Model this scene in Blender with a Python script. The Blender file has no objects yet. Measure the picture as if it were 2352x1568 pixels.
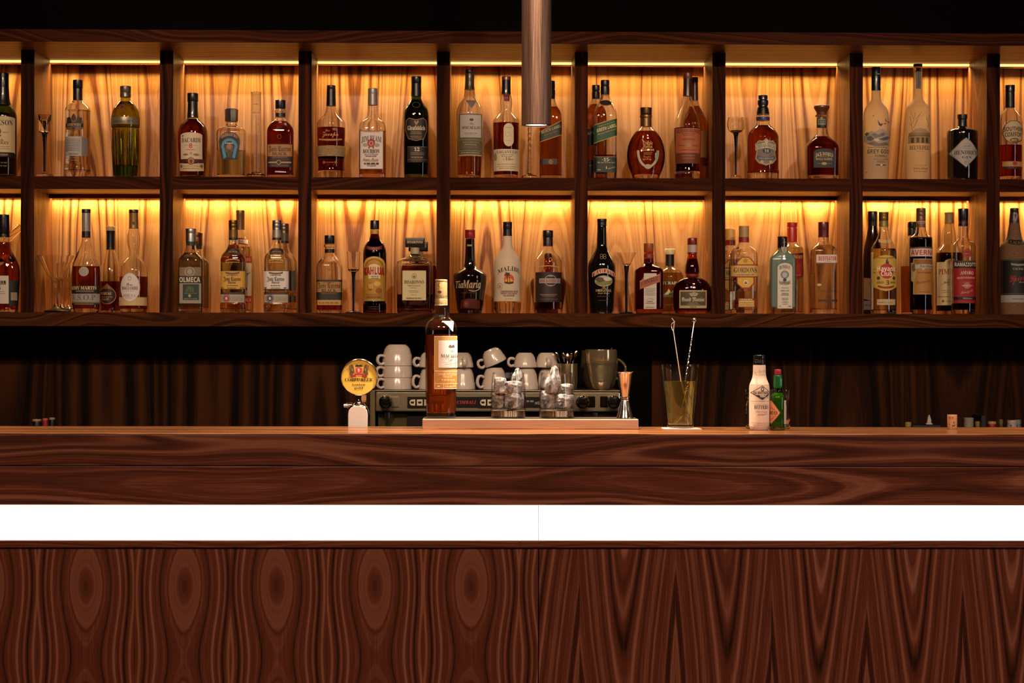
import bpy, bmesh, math, random
from mathutils import Vector, Matrix
R = random.Random(7)
S = bpy.context.scene
COL = S.collection
PI = math.pi
# ------------------------------------------------------------------ camera model
F, W, H = 4700.0, 2352, 1568
TH = 0.0162                    # the camera looks a little to the right of the wall's normal
ZC = 1.3045                    # eye height
HY = 784.0
def X_at(px, Y):
    return Y * math.tan(TH + math.atan((px - W / 2) / F))
def depth(X, Y):
    return X * math.sin(TH) + Y * math.cos(TH)
ROLL = 0.0019                  # and is a hair out of level
def Z_at(px, py, Y):
    py = py - (px - W / 2) * ROLL
    return ZC + (HY - py) * depth(X_at(px, Y), Y) / F
def ppm(px, Y):
    return F / depth(X_at(px, Y), Y)
cd = bpy.data.cameras.new('camera'); cam = bpy.data.objects.new('camera', cd); COL.objects.link(cam)
cam.location = (0, 0, ZC); cam.rotation_euler = (Matrix.Rotation(-TH, 3, 'Z') @ Matrix.Rotation(PI / 2, 3, 'X') @ Matrix.Rotation(ROLL, 3, 'Z')).to_euler()
cd.sensor_width = 36; cd.lens = F / W * 36; cd.clip_end = 50
cd.dof.use_dof = True; cd.dof.focus_distance = 4.86; cd.dof.aperture_fstop = 14.0
S.camera = cam
S.view_settings.view_transform = 'Standard'; S.view_settings.look = 'None'
S.view_settings.exposure = 0; S.view_settings.gamma = 1; S.view_settings.use_curve_mapping = False
cy = S.cycles
cy.use_denoising = True
cy.max_bounces = 24; cy.transmission_bounces = 24; cy.diffuse_bounces = 4; cy.glossy_bounces = 6
cy.transparent_max_bounces = 32; cy.caustics_reflective = False; cy.caustics_refractive = False
cy.sample_clamp_indirect = 6; cy.blur_glossy = 0.5
wd = bpy.data.worlds.new('room_air'); S.world = wd; wd.use_nodes = True
wd.node_tree.nodes['Background'].inputs[0].default_value = (0.01, 0.007, 0.005, 1)

# ------------------------------------------------------------------ materials
def lin(c):
    return c / 12.92 if c <= 0.04045 else ((c + 0.055) / 1.055) ** 2.4
def hx(h):
    h = h.lstrip('#')
    return tuple(lin(int(h[i:i + 2], 16) / 255) for i in (0, 2, 4)) + (1,)
MC = {}
def new_mat(key):
    m = bpy.data.materials.new(key); m.use_nodes = True
    nt = m.node_tree; b = nt.nodes['Principled BSDF']
    MC[key] = m
    return m, nt, b
def flat(h, rough=0.5, metal=0.0, coat=0.0):
    key = 'surface_%s_%g_%g_%g' % (h, rough, metal, coat)
    if key in MC: return MC[key]
    m, nt, b = new_mat(key)
    b.inputs['Base Color'].default_value = hx(h); b.inputs['Metallic'].default_value = metal
    b.inputs['Coat Weight'].default_value = coat
    n = nt.nodes.new('ShaderNodeTexNoise'); n.inputs['Scale'].default_value = 60
    r = nt.nodes.new('ShaderNodeMapRange'); r.inputs[3].default_value = max(0.02, rough - 0.06); r.inputs[4].default_value = rough + 0.06
    nt.links.new(n.outputs[0], r.inputs[0]); nt.links.new(r.outputs[0], b.inputs['Roughness'])
    return m
def glass(h, rough=0.0, ior=1.48, clear=1.0):
    key = 'glass_%s_%g_%g_%g' % (h, rough, ior, clear)
    if key in MC: return MC[key]
    m, nt, b = new_mat(key)
    b.inputs['Base Color'].default_value = hx(h); b.inputs['Roughness'].default_value = rough
    b.inputs['IOR'].default_value = ior; b.inputs['Transmission Weight'].default_value = clear
    return m
def thin_glass(h='#ffffff', ior=1.5):
    key = 'thin_glass_%s' % h
    if key in MC: return MC[key]
    m, nt, b = new_mat(key)
    N = nt.nodes.new; L = nt.links.new
    t = N('ShaderNodeBsdfTransparent'); g = N('ShaderNodeBsdfGlossy'); f = N('ShaderNodeLayerWeight'); mx = N('ShaderNodeMixShader')
    f.inputs[0].default_value = 0.5
    p = N('ShaderNodeMath'); p.operation = 'POWER'; p.inputs[1].default_value = 3.5
    q = N('ShaderNodeMapRange'); q.inputs[3].default_value = 0.035; q.inputs[4].default_value = 0.75
    g.inputs['Roughness'].default_value = 0.02
    mc = N('ShaderNodeMix'); mc.data_type = 'RGBA'; c = hx(h)
    mc.inputs[6].default_value = c; mc.inputs[7].default_value = tuple(x ** 2.0 * (0.9 if min(c[:3]) > 0.85 else 0.6) for x in c[:3]) + (1,)
    p2 = N('ShaderNodeMath'); p2.operation = 'POWER'; p2.inputs[1].default_value = 3.0
    L(f.outputs['Facing'], p2.inputs[0]); L(p2.outputs[0], mc.inputs[0]); L(mc.outputs[2], t.inputs[0])
    L(f.outputs['Facing'], p.inputs[0]); L(p.outputs[0], q.inputs[0]); L(q.outputs[0], mx.inputs[0])
    L(t.outputs[0], mx.inputs[1]); L(g.outputs[0], mx.inputs[2]); L(mx.outputs[0], nt.nodes['Material Output'].inputs[0])
    return m
def frosted(h, t=0.6, rough=0.5):
    """etched glass: light from behind comes through blurred, light from in front is scattered back a little"""
    key = 'frosted_%s_%g' % (h, t)
    if key in MC: return MC[key]
    m, nt, b = new_mat(key)
    b.inputs['Base Color'].default_value = hx(h); b.inputs['Roughness'].default_value = rough; b.inputs['IOR'].default_value = 1.15
    b.inputs['Transmission Weight'].default_value = t
    return m
def emit(h, k):
    key = 'lamp_%s_%g' % (h, k)
    if key in MC: return MC[key]
    m, nt, b = new_mat(key)
    b.inputs['Base Color'].default_value = hx(h)
    b.inputs['Emission Color'].default_value = hx(h); b.inputs['Emission Strength'].default_value = k
    return m
def brushed(h, rough=0.3, axis=0, metal=1.0, aniso=60, dark=None, bump=0.08):
    key = 'brushed_%s_%g_%d' % (h, rough, axis)
    if key in MC: return MC[key]
    m, nt, b = new_mat(key)
    tc = nt.nodes.new('ShaderNodeTexCoord'); mp = nt.nodes.new('ShaderNodeMapping')
    s = [aniso * 14] * 3; s[axis] = aniso * 0.25
    mp.inputs['Scale'].default_value = s
    n = nt.nodes.new('ShaderNodeTexNoise'); n.inputs['Scale'].default_value = 1; n.inputs['Detail'].default_value = 3
    cr = nt.nodes.new('ShaderNodeValToRGB'); c = hx(h); d = hx(dark) if dark else tuple(x * 0.6 for x in c[:3]) + (1,)
    cr.color_ramp.elements[0].color = d; cr.color_ramp.elements[0].position = 0.3
    cr.color_ramp.elements[1].color = c; cr.color_ramp.elements[1].position = 0.65
    bp = nt.nodes.new('ShaderNodeBump'); bp.inputs['Strength'].default_value = bump; bp.inputs['Distance'].default_value = 0.002
    L = nt.links.new
    L(tc.outputs['Object'], mp.inputs[0]); L(mp.outputs[0], n.inputs['Vector']); L(n.outputs[0], cr.inputs[0])
    L(cr.outputs[0], b.inputs['Base Color']); L(n.outputs[0], bp.inputs['Height']); L(bp.outputs[0], b.inputs['Normal'])
    b.inputs['Metallic'].default_value = metal; b.inputs['Roughness'].default_value = rough
    return m

def wood(key, along, across, leaf=0.0, u0=0.0, seed=0.0, eye=None, vee=None, amp=0.12, fv=1.3, freq=34.0,
         dark='#1c0d06', mid='#6b3f22', light='#a8744a', rough=0.38, stops=(0.30, 0.47, 0.68), fibre=0.35, coat=0.0, spec=0.3, wander=0.012, sway=0.22):
    """Walnut veneer: growth rings cut lengthwise, so the grain closes into eyes or opens into cathedrals."""
    if key in MC: return MC[key]
    m, nt, b = new_mat(key)
    N = nt.nodes.new; L = nt.links.new
    def M(op, a, c=None):
        n = N('ShaderNodeMath'); n.operation = op
        for i, x in enumerate((a, c)):
            if x is None: continue
            if isinstance(x, (int, float)): n.inputs[i].default_value = x
            else: L(x, n.inputs[i])
        return n.outputs[0]
    def noise1(w, detail=2.0):
        n = N('ShaderNodeTexNoise'); n.noise_dimensions = '1D'
        n.inputs['Scale'].default_value = 1; n.inputs['Detail'].default_value = detail
        L(w, n.inputs['W']); return n.outputs[0]
    tc = N('ShaderNodeTexCoord'); sp = N('ShaderNodeSeparateXYZ'); L(tc.outputs['Object'], sp.inputs[0])
    third = 3 - along - across
    v = sp.outputs[along]
    u = M('ADD', sp.outputs[across], M('MULTIPLY', sp.outputs[third], 0.83))
    if leaf:
        us = M('SUBTRACT', u, u0)
        loc = M('PINGPONG', us, leaf)
        k = M('FLOOR', M('DIVIDE', us, leaf * 2))
        kk = M('MULTIPLY', k, 0.37)
        c0 = leaf * 0.5
    else:
        cell = M('FLOOR', M('MULTIPLY', u, 1 / 0.23))
        loc = M('SUBTRACT', u, M('MULTIPLY', cell, 0.23)); kk = M('MULTIPLY', cell, 7.31); c0 = 0.115
        loc = u if along != 2 and not leaf else loc
        if loc is u: kk = M('MULTIPLY', u, 0.0); c0 = 0.0; loc = M('SUBTRACT', u, u0)
    wob = noise1(M('ADD', M('MULTIPLY', v, fv), M('ADD', kk, seed)))
    cen = M('ADD', M('MULTIPLY', M('SUBTRACT', wob, 0.5), 0.02 if eye else 0.05 if leaf or along == 2 else sway), c0)
    du = M('SUBTRACT', loc, cen)
    q = M('MULTIPLY', du, du)
    if eye:
        A, v0, s = eye
        t = M('DIVIDE', M('SUBTRACT', v, v0), s)
        g = M('EXPONENT', M('MULTIPLY', M('MULTIPLY', t, t), -1.0))
        g2t = M('DIVIDE', M('SUBTRACT', v, v0 - 0.31), s * 0.9)
        g2 = M('EXPONENT', M('MULTIPLY', M('MULTIPLY', g2t, g2t), -1.0))
        q = M('ADD', q, M('MULTIPLY', M('SUBTRACT', 1.0, M('ADD', g, g2)), A))
        q = M('MAXIMUM', q, 0.0)
    else:
        d = M('MULTIPLY', noise1(M('ADD', M('MULTIPLY', v, fv * 0.7), M('ADD', kk, seed + 31.7)), 1.0), amp)
        q = M('ADD', q, M('MULTIPLY', d, d))
    r = M('SQRT', q)
    if vee: r = M('SUBTRACT', r, M('MULTIPLY', v, vee))
    # slow wander of the lines
    n3 = N('ShaderNodeTexNoise'); mp = N('ShaderNodeMapping')
    sc = [14.0] * 3; sc[along] = 2.2
    mp.inputs['Scale'].default_value = sc; L(tc.outputs['Object'], mp.inputs[0]); L(mp.outputs[0], n3.inputs['Vector'])
    n3.inputs['Scale'].default_value = 1; n3.inputs['Detail'].default_value = 2
    r = M('ADD', r, M('MULTIPLY', n3.outputs[0], wander))
    ring = noise1(M('ADD', M('MULTIPLY', r, freq), M('ADD', seed, M('MULTIPLY', kk, 0.0 if leaf else 1.0))), 4.0)
    # fibres
    n4 = N('ShaderNodeTexNoise'); mp2 = N('ShaderNodeMapping')
    sc = [420.0] * 3; sc[along] = 9.0
    mp2.inputs['Scale'].default_value = sc; L(tc.outputs['Object'], mp2.inputs[0]); L(mp2.outputs[0], n4.inputs['Vector'])
    n4.inputs['Scale'].default_value = 1; n4.inputs['Detail'].default_value = 3
    val = M('ADD', ring, M('MULTIPLY', M('SUBTRACT', n4.outputs[0], 0.5), fibre))
    if eye:   # inside each eye the cut runs flat along one ring: an even, paler patch round a soft dark heart, with a dark line about it
        e1 = N('ShaderNodeMapRange'); e1.inputs[1].default_value = 0.0385; e1.inputs[2].default_value = 0.0410; L(r, e1.inputs[0])
        rd = M('DIVIDE', r, 0.019); core = M('EXPONENT', M('MULTIPLY', M('MULTIPLY', rd, rd), -1.0))
        rl = M('DIVIDE', M('SUBTRACT', r, 0.0445), 0.006); line = M('EXPONENT', M('MULTIPLY', M('MULTIPLY', rl, rl), -1.0))
        ins = M('ADD', M('SUBTRACT', 0.63, M('MULTIPLY', core, 0.24)), M('MULTIPLY', M('SUBTRACT', val, 0.5), 0.32))
        mx = N('ShaderNodeMix'); L(e1.outputs[0], mx.inputs[0]); L(ins, mx.inputs[2]); L(val, mx.inputs[3])
        val = M('SUBTRACT', mx.outputs[0], M('MULTIPLY', line, 0.06))
    cr = N('ShaderNodeValToRGB'); e = cr.color_ramp.elements
    e[0].position = stops[0]; e[0].color = hx(dark); e[1].position = stops[2]; e[1].color = hx(light)
    x = e.new(stops[1]); x.color = hx(mid)
    L(val, cr.inputs[0]); L(cr.outputs[0], b.inputs['Base Color'])
    rr = N('ShaderNodeMapRange'); rr.inputs[3].default_value = rough - 0.08; rr.inputs[4].default_value = rough + 0.1
    L(n4.outputs[0], rr.inputs[0]); L(rr.outputs[0], b.inputs['Roughness'])
    bp = N('ShaderNodeBump'); bp.inputs['Strength'].default_value = 0.12; bp.inputs['Distance'].default_value = 0.0006
    L(n4.outputs[0], bp.inputs['Height']); L(bp.outputs[0], b.inputs['Normal'])
    b.inputs['Coat Weight'].default_value = coat; b.inputs['Coat Roughness'].default_value = 0.12; b.inputs['Specular IOR Level'].default_value = spec
    return m

# ------------------------------------------------------------------ mesh helpers
class MB:
    def __init__(s): s.v, s.f, s.m, s.mats = [], [], [], []
    def mi(s, mat):
        if mat not in s.mats: s.mats.append(mat)
        return s.mats.index(mat)
    def add(s, verts, faces, mat):
        o = len(s.v); k = s.mi(mat); s.v += [tuple(p) for p in verts]
        s.f += [tuple(i + o for i in f) for f in faces]; s.m += [k] * len(faces); return s
    def box(s, x0, x1, y0, y1, z0, z1, mat):
        return s.add([(x0, y0, z0), (x1, y0, z0), (x1, y1, z0), (x0, y1, z0), (x0, y0, z1), (x1, y0, z1), (x1, y1, z1), (x0, y1, z1)],
                     [(0, 3, 2, 1), (4, 5, 6, 7), (0, 1, 5, 4), (1, 2, 6, 5), (2, 3, 7, 6), (3, 0, 4, 7)], mat)
    def tube(s, pts, rad, mat, seg=10, cap=True):
        pts = [Vector(p) for p in pts]; n = len(pts)
        rad = rad if isinstance(rad, (list, tuple)) else [rad] * n
        vs, fs = [], []; up = Vector((0.13, 0.31, 0.94))
        for i, p in enumerate(pts):
            d = (pts[min(i + 1, n - 1)] - pts[max(i - 1, 0)]).normalized()
            a = d.cross(up)
            if a.length < 1e-3: a = d.cross(Vector((1, 0, 0)))
            a.normalize(); c = d.cross(a)
            for k in range(seg):
                t = 2 * PI * k / seg; vs.append(p + (a * math.cos(t) + c * math.sin(t)) * rad[i])
        for i in range(n - 1):
            for k in range(seg):
                k2 = (k + 1) % seg; fs.append((i * seg + k, i * seg + k2, (i + 1) * seg + k2, (i + 1) * seg + k))
        if cap: fs += [tuple(range(seg))[::-1], tuple((n - 1) * seg + k for k in range(seg))]
        return s.add(vs, fs, mat)
    def lathe(s, prof, mat, seg=40, sec=None, cx=0, cy=0):
        """prof: [(radius, z)] ; sec(r, angle) -> (x, y)"""
        sec = sec or (lambda r, a: (r * math.cos(a), r * math.sin(a)))
        vs, fs, rows = [], [], []
        for r, z in prof:
            if r < 1e-5: rows.append([len(vs)]); vs.append((cx, cy, z)); continue
            row = []
            for k in range(seg):
                x, y = sec(r, 2 * PI * k / seg); row.append(len(vs)); vs.append((cx + x, cy + y, z))
            rows.append(row)
        for a, b in zip(rows, rows[1:]):
            if len(a) == 1 and len(b) == 1: continue
            for k in range(seg):
                k2 = (k + 1) % seg
                if len(a) == 1: fs.append((a[0], b[k2], b[k]))
                elif len(b) == 1: fs.append((a[k], a[k2], b[0]))
                else: fs.append((a[k], a[k2], b[k2], b[k]))
        return s.add(vs, fs, mat)
    def xform(s, M):
        s.v = [tuple(M @ Vector(p)) for p in s.v]; return s
    def build(s, name, parent=None, smooth=True, ang=35, bevel=0.0, recalc=True):
        me = bpy.data.meshes.new(name); me.from_pydata(s.v, [], s.f)
        for m in s.mats: me.materials.append(m)
        me.polygons.foreach_set('material_index', s.m)
        if recalc:
            bm = bmesh.new(); bm.from_mesh(me); bmesh.ops.recalc_face_normals(bm, faces=bm.faces); bm.to_mesh(me); bm.free()
        if smooth:
            me.polygons.foreach_set('use_smooth', [True] * len(me.polygons)); me.set_sharp_from_angle(angle=math.radians(ang))
        me.update()
        o = bpy.data.objects.new(name, me); COL.objects.link(o)
        if parent: o.parent = parent
        if bevel:
            b = o.modifiers.new('edge', 'BEVEL'); b.width = bevel; b.segments = 2; b.limit_method = 'ANGLE'
        return o
def tag(o, label=None, cat=None, group=None, kind=None):
    for k, v in (('label', label), ('category', cat), ('group', group), ('kind', kind)):
        if v: o[k] = v
    return o
def thing(name, label, cat, loc=(0, 0, 0), group=None, rz=0):
    o = bpy.data.objects.new(name, None); COL.objects.link(o); o.location = loc; o.rotation_euler = (0, 0, rz)
    o.empty_display_size = 0.05
    return tag(o, label, cat, group)
def box(name, x0, x1, y0, y1, z0, z1, mat, parent=None, bevel=0.0015):
    return MB().box(x0, x1, y0, y1, z0, z1, mat).build(name, parent, smooth=False, bevel=bevel)
def copy_tree(o, parent=None):
    c = o.copy(); COL.objects.link(c)
    if parent: c.parent = parent
    for ch in list(o.children): copy_tree(ch, c)
    return c
# ------------------------------------------------------------------ lettering
STY = {'b': (0x1D400, 0x1D41A, 0x1D7CE), 'i': (0x1D468, 0x1D482, 0x1D7CE), 's': (0x1D4D0, 0x1D4EA, 0x1D7CE), 'f': (0x1D56C, 0x1D586, 0x1D7CE),
       'g': (0x1D5D4, 0x1D5EE, 0x1D7EC), 'n': (0x1D608, 0x1D622, 0x1D7E2), 'm': (0x1D670, 0x1D68A, 0x1D7F6)}
TX = {}
def text_geo(s, sty):
    """Outline letters as (verts, faces), baseline at 0, capital height 1, centred on x."""
    if (s, sty) in TX: return TX[s, sty]
    if sty in STY:
        U, l, d = STY[sty]
        t = ''.join(chr(U + ord(c) - 65) if 'A' <= c <= 'Z' else chr(l + ord(c) - 97) if 'a' <= c <= 'z' else chr(d + ord(c) - 48) if '0' <= c <= '9' else c for c in s)
    else: t = s
    cu = bpy.data.curves.new('letters', 'FONT'); cu.body = t; cu.resolution_u = 3
    o = bpy.data.objects.new('letters', cu); me = o.to_mesh()
    vs = [(v.co.x, v.co.y) for v in me.vertices]; fs = [tuple(p.vertices) for p in me.polygons]
    o.to_mesh_clear(); bpy.data.objects.remove(o); bpy.data.curves.remove(cu)
    if vs:
        x0 = min(p[0] for p in vs); x1 = max(p[0] for p in vs)
        vs = [((x - (x0 + x1) / 2) / 0.7, y / 0.7) for x, y in vs]
    TX[s, sty] = (vs, fs)
    return TX[s, sty]

class Crop:
    """Measurements taken on an enlargement of the photograph whose corner is (x, y)."""
    def __init__(s, x, y, k): s.x, s.y, s.k = x, y, k
    def px(s, x): return s.x + x / s.k
    def py(s, y): return s.y + y / s.k
kU, kL = 4.1262, 4.3556
UX = [0, 380, 700, 1010, 1320, 1640, 1950]
CU = [Crop(x, 60, kU) for x in UX]; CL = [Crop(x, 420, kL) for x in UX]
CA, CB, CG, CR = Crop(760, 760, 6.271), Crop(940, 630, 4.239), Crop(1100, 770, 6.189), Crop(1480, 710, 5.226)
CRR, CLL = Crop(2040, 900, 7.538), Crop(0, 900, 5.2275)

def parse_prof(txt):
    out = []
    for p in txt.split(','):
        a, b = p.split(); sharp = b.endswith('!'); out.append((float(a), float(b.rstrip('!')), sharp))
    return out
def smooth_prof(pts, sub=4):
    """pts [(z, r, sharp)] -> [(z, r)], Catmull-Rom between sharp corners"""
    runs, cur = [], [pts[0]]
    for p in pts[1:]:
        cur.append(p)
        if p[2]: runs.append(cur); cur = [p]
    if len(cur) > 1: runs.append(cur)
    out = [pts[0][:2]]
    for r in runs:
        n = len(r)
        if n == 2: out.append(r[1][:2]); continue
        h = [max(1e-6, math.hypot(r[i + 1][0] - r[i][0], r[i + 1][1] - r[i][1])) for i in range(n - 1)]
        d = [[(r[i + 1][j] - r[i][j]) / h[i] for j in (0, 1)] for i in range(n - 1)]
        def pc(i, j):
            a, b = d[i - 1][j], d[i][j]
            if a * b <= 0: return 0.0
            w1, w2 = 2 * h[i] + h[i - 1], h[i] + 2 * h[i - 1]
            return (w1 + w2) / (w1 / a + w2 / b)
        m = [d[0]] + [[pc(i, j) for j in (0, 1)] for i in range(1, n - 1)] + [d[-1]]
        for i in range(n - 1):
            k_ = 1 if abs(d[i][1]) < 0.02 and abs(m[i][1]) < 0.06 and abs(m[i + 1][1]) < 0.06 else sub
            for k in range(1, k_ + 1):
                t = k / k_; t2, t3 = t * t, t * t * t
                out.append(tuple((2 * t3 - 3 * t2 + 1) * r[i][j] + (t3 - 2 * t2 + t) * h[i] * m[i][j] + (3 * t2 - 2 * t3) * r[i + 1][j] + (t3 - t2) * h[i] * m[i + 1][j] for j in (0, 1)))
    return out

def arcx(t):
    a = abs(t); r = math.asin(min(a, 0.97)) + max(0, a - 0.97) * 1.6
    return math.copysign(r, t)
class Body:
    """A turned body standing at (px, Y): converts enlargement coordinates to its own local metres."""
    def __init__(s, C, xc, Y, zbase, prof, n=2.0, dr=1.0):
        s.C, s.xc, s.Y = C, xc, Y
        s.px = C.px(xc); s.X = X_at(s.px, Y); s.k = ppm(s.px, Y) * C.k; s.zb = zbase
        s.n, s.dr = n, dr
        s.raw = parse_prof(prof); s.wmax = max(p[1] for p in s.raw) / s.k
        s.prof = s.conv(prof); s.ang = 0
    def z(s, yc): return Z_at(s.px, s.C.py(yc), s.Y) - s.zb
    def conv(s, txt, base=True):
        P = parse_prof(txt)
        q = [[s.z(y), w / s.k, sh] for y, w, sh in P]
        if q[-1][0] < q[0][0]:          # photograph order is top to bottom; build from the base up
            q.reverse(); fl = [p[2] for p in q]; q = [[p[0], p[1], f] for p, f in zip(q, fl)]
        if base: q[0][0] = 0.0
        return smooth_prof([tuple(p) for p in q])
    def ne(s, r):
        t = min(1, max(0, (r / s.wmax - 0.5) / 0.4)); t = t * t * (3 - 2 * t)
        return 2 + (s.n - 2) * t, 1 + (s.dr - 1) * t
    def sec(s, r, a):
        n, d = s.ne(r); c, q = math.cos(a), math.sin(a)
        return (math.copysign(abs(c) ** (2 / n), c) * r, math.copysign(abs(q) ** (2 / n), q) * r * d)
    def radius(s, z):
        P = s.prof
        for (z1, r1), (z0, r0) in zip(P, P[1:]):
            if min(z0, z1) <= z <= max(z0, z1) and abs(z1 - z0) > 1e-9: return r0 + (r1 - r0) * (z - z0) / (z1 - z0)
        return P[0][1] if z < P[0][0] else P[-1][1]
    def surf(s, u, z, off):
        r = s.radius(z) + off; n, d = s.ne(r); b = r * d + (off if d < 1 else 0)
        if n <= 2.3:
            t = u / r
            if abs(t) > 0.97:
                a = arcx(t); return (r * math.sin(a), -b * math.cos(a), z)
            return (u, -b * math.sqrt(1 - t * t), z)
        t = min(abs(u / r), 0.995)
        return (math.copysign(t * r, u), -b * (1 - t ** n) ** (1 / n), z)
    def u(s, x): return (x - s.xc) / s.k

class Print:
    """Paper and ink laid on a body's front, one mesh, each layer a hair further out."""
    def __init__(s, body, off=0.0005):
        s.B = body; s.mb = MB(); s.off = off; s.step = 0.00016
    def grid(s, fn, nu, nv, mat):
        B = s.B; vs = []
        for j in range(nv + 1):
            for i in range(nu + 1):
                x, y = fn(i / nu, j / nv); vs.append(B.surf(B.u(x), B.z(y), s.off))
        fs = [(j * (nu + 1) + i, j * (nu + 1) + i + 1, (j + 1) * (nu + 1) + i + 1, (j + 1) * (nu + 1) + i) for j in range(nv) for i in range(nu)]
        s.mb.add(vs, fs, mat)
    def do(s, line, rough=0.6):
        txt = None
        if '|' in line: line, txt = line.split('|', 1)
        a = line.split(); op = a[0]; col = None
        nums = []
        for t in a[1:]:
            if t[0] == '#': col = t
            else:
                try: nums.append(float(t))
                except ValueError: nums.append(t)
        m = flat(col, rough) if not col.endswith('m') else flat(col[:-1], 0.35, 0.9)
        B = s.B
        if op == 'R':
            x0, y0, x1, y1 = nums; s.grid(lambda u, v: (x0 + (x1 - x0) * u, y0 + (y1 - y0) * v), 14, 4, m)
        elif op == 'B':
            x0, y0, x1, y1, t = nums
            for q in ((x0, y0, x1, y0 + t), (x0, y1 - t, x1, y1)): s.grid(lambda u, v, q=q: (q[0] + (q[2] - q[0]) * u, q[1] + (q[3] - q[1]) * v), 14, 1, m)
            for q in ((x0, y0 + t, x0 + t, y1 - t), (x1 - t, y0 + t, x1, y1 - t)): s.grid(lambda u, v, q=q: (q[0] + (q[2] - q[0]) * u, q[1] + (q[3] - q[1]) * v), 1, 4, m)
        elif op == 'E':
            cx, cy, rx, ry = nums
            s.grid(lambda u, v: (cx + rx * (2 * u - 1) * math.sqrt(max(0, 1 - (2 * sv(v) - 1) ** 2)), cy + ry * (2 * sv(v) - 1)), 12, 14, m)
        elif op == 'O':
            cx, cy, rx, ry, t = nums
            s.grid(lambda u, v: (cx + (rx - t * v) * math.cos(2 * PI * u), cy + (ry - t * v) * math.sin(2 * PI * u)), 32, 1, m)
        elif op == 'C':    # part of a ring, degrees clockwise from the right
            cx, cy, rx, ry, t, a0, a1 = nums
            s.grid(lambda u, v: (cx + (rx - t * v) * math.cos(math.radians(a0 + (a1 - a0) * u)), cy + (ry - t * v) * math.sin(math.radians(a0 + (a1 - a0) * u))), 24, 1, m)
        elif op == 'Q':
            x = nums
            s.grid(lambda u, v: tuple((x[k] * (1 - u) + x[2 + k] * u) * (1 - v) + (x[6 + k] * (1 - u) + x[4 + k] * u) * v for k in (0, 1)), 14, 5, m)
        elif op == 'A':    # arched top; y0 is the top of the arch
            x0, y0, x1, y1, rise = nums
            def fa(u, v):
                yt = y0 + rise * (1 - math.sqrt(max(0, 1 - (2 * u - 1) ** 2))) if rise > 0 else y0
                return (x0 + (x1 - x0) * u, yt + (y1 - yt) * v)
            s.grid(fa, 16, 5, m)
        elif op == 'D':    # arched band: both edges bowed up by rise
            x0, y0, x1, y1, rise = nums
            s.grid(lambda u, v: (x0 + (x1 - x0) * u, y0 + (y1 - y0) * v + rise * ((2 * u - 1) ** 2)), 16, 3, m)
        elif op == 'P':
            pts = [(nums[i], nums[i + 1]) for i in range(0, len(nums), 2)]
            cx = sum(p[0] for p in pts) / len(pts); cyy = sum(p[1] for p in pts) / len(pts)
            dense = []
            for p, q in zip(pts, pts[1:] + pts[:1]):
                for k in range(5): dense.append((p[0] + (q[0] - p[0]) * k / 5, p[1] + (q[1] - p[1]) * k / 5))
            n = len(dense); NR = 2 if max(abs(p[0] - cx) for p in pts) / B.k < 0.012 else 7
            vs = [B.surf(B.u(cx), B.z(cyy), s.off)]
            for t in range(1, NR + 1): vs += [B.surf(B.u(cx + (p[0] - cx) * t / NR), B.z(cyy + (p[1] - cyy) * t / NR), s.off) for p in dense]
            fs = [(0, 1 + i, 1 + (i + 1) % n) for i in range(n)]
            for t in range(NR - 1): fs += [(1 + t * n + i, 1 + (t + 1) * n + i, 1 + (t + 1) * n + (i + 1) % n, 1 + t * n + (i + 1) % n) for i in range(n)]
            s.mb.add(vs, fs, m)
        elif op == 'M':    # a line of print too small to read
            x0, x1, y, h = nums; x = x0
            while x < x1 - h:
                w = min(h * R.uniform(0.9, 3.2), x1 - x)
                s.grid(lambda u, v: (x + w * u, y - h + h * v), 2, 1, m); x += w + h * 0.55
        elif op in 'TS':
            if op == 'T':
                cx, y, h, wd, arc, sty = nums; vs, fs = text_geo(txt, sty)
                if not vs: return
                tw = max(p[0] for p in vs) * 2; kx = (wd / tw) if wd else h
                hw = tw * kx / 2
                P = [(cx + p[0] * kx, y - p[1] * h + arc * (p[0] * kx / hw) ** 2) for p in vs]
                xa, xb = cx - hw, cx + hw
            else:
                x0, y0, x1, y1, h, sty = nums; vs, fs = text_geo(txt, sty)
                if not vs: return
                tw = max(p[0] for p in vs) * 2
                P = [(x0 + (p[0] / tw + 0.5) * (x1 - x0), y0 + (p[0] / tw + 0.5) * (y1 - y0) - p[1] * h) for p in vs]
                xa, xb = x0, x1
            out = []
            for x, yy in P:
                z = B.z(yy); u = B.u(x)
                if B.n <= 2.3:
                    r = B.radius(z); ta, tb = arcx(B.u(xa) / r), arcx(B.u(xb) / r)
                    ang = ta + (tb - ta) * (x - xa) / max(1e-6, xb - xa); rr = r + s.off + 0.0002
                    d_ = B.ne(r)[1]; out.append((rr * math.sin(ang), -(rr * d_ + (s.off + 0.0002 if d_ < 1 else 0)) * math.cos(ang), z))
                else: out.append(B.surf(u, z, s.off + 0.0002))
            s.mb.add(out, fs, m)
        s.off += s.step
    def build(s, name, parent):
        return s.mb.build(name, parent, recalc=False) if s.mb.f else None
def sv(v): return 0.5 - 0.5 * math.cos(PI * v)
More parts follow.
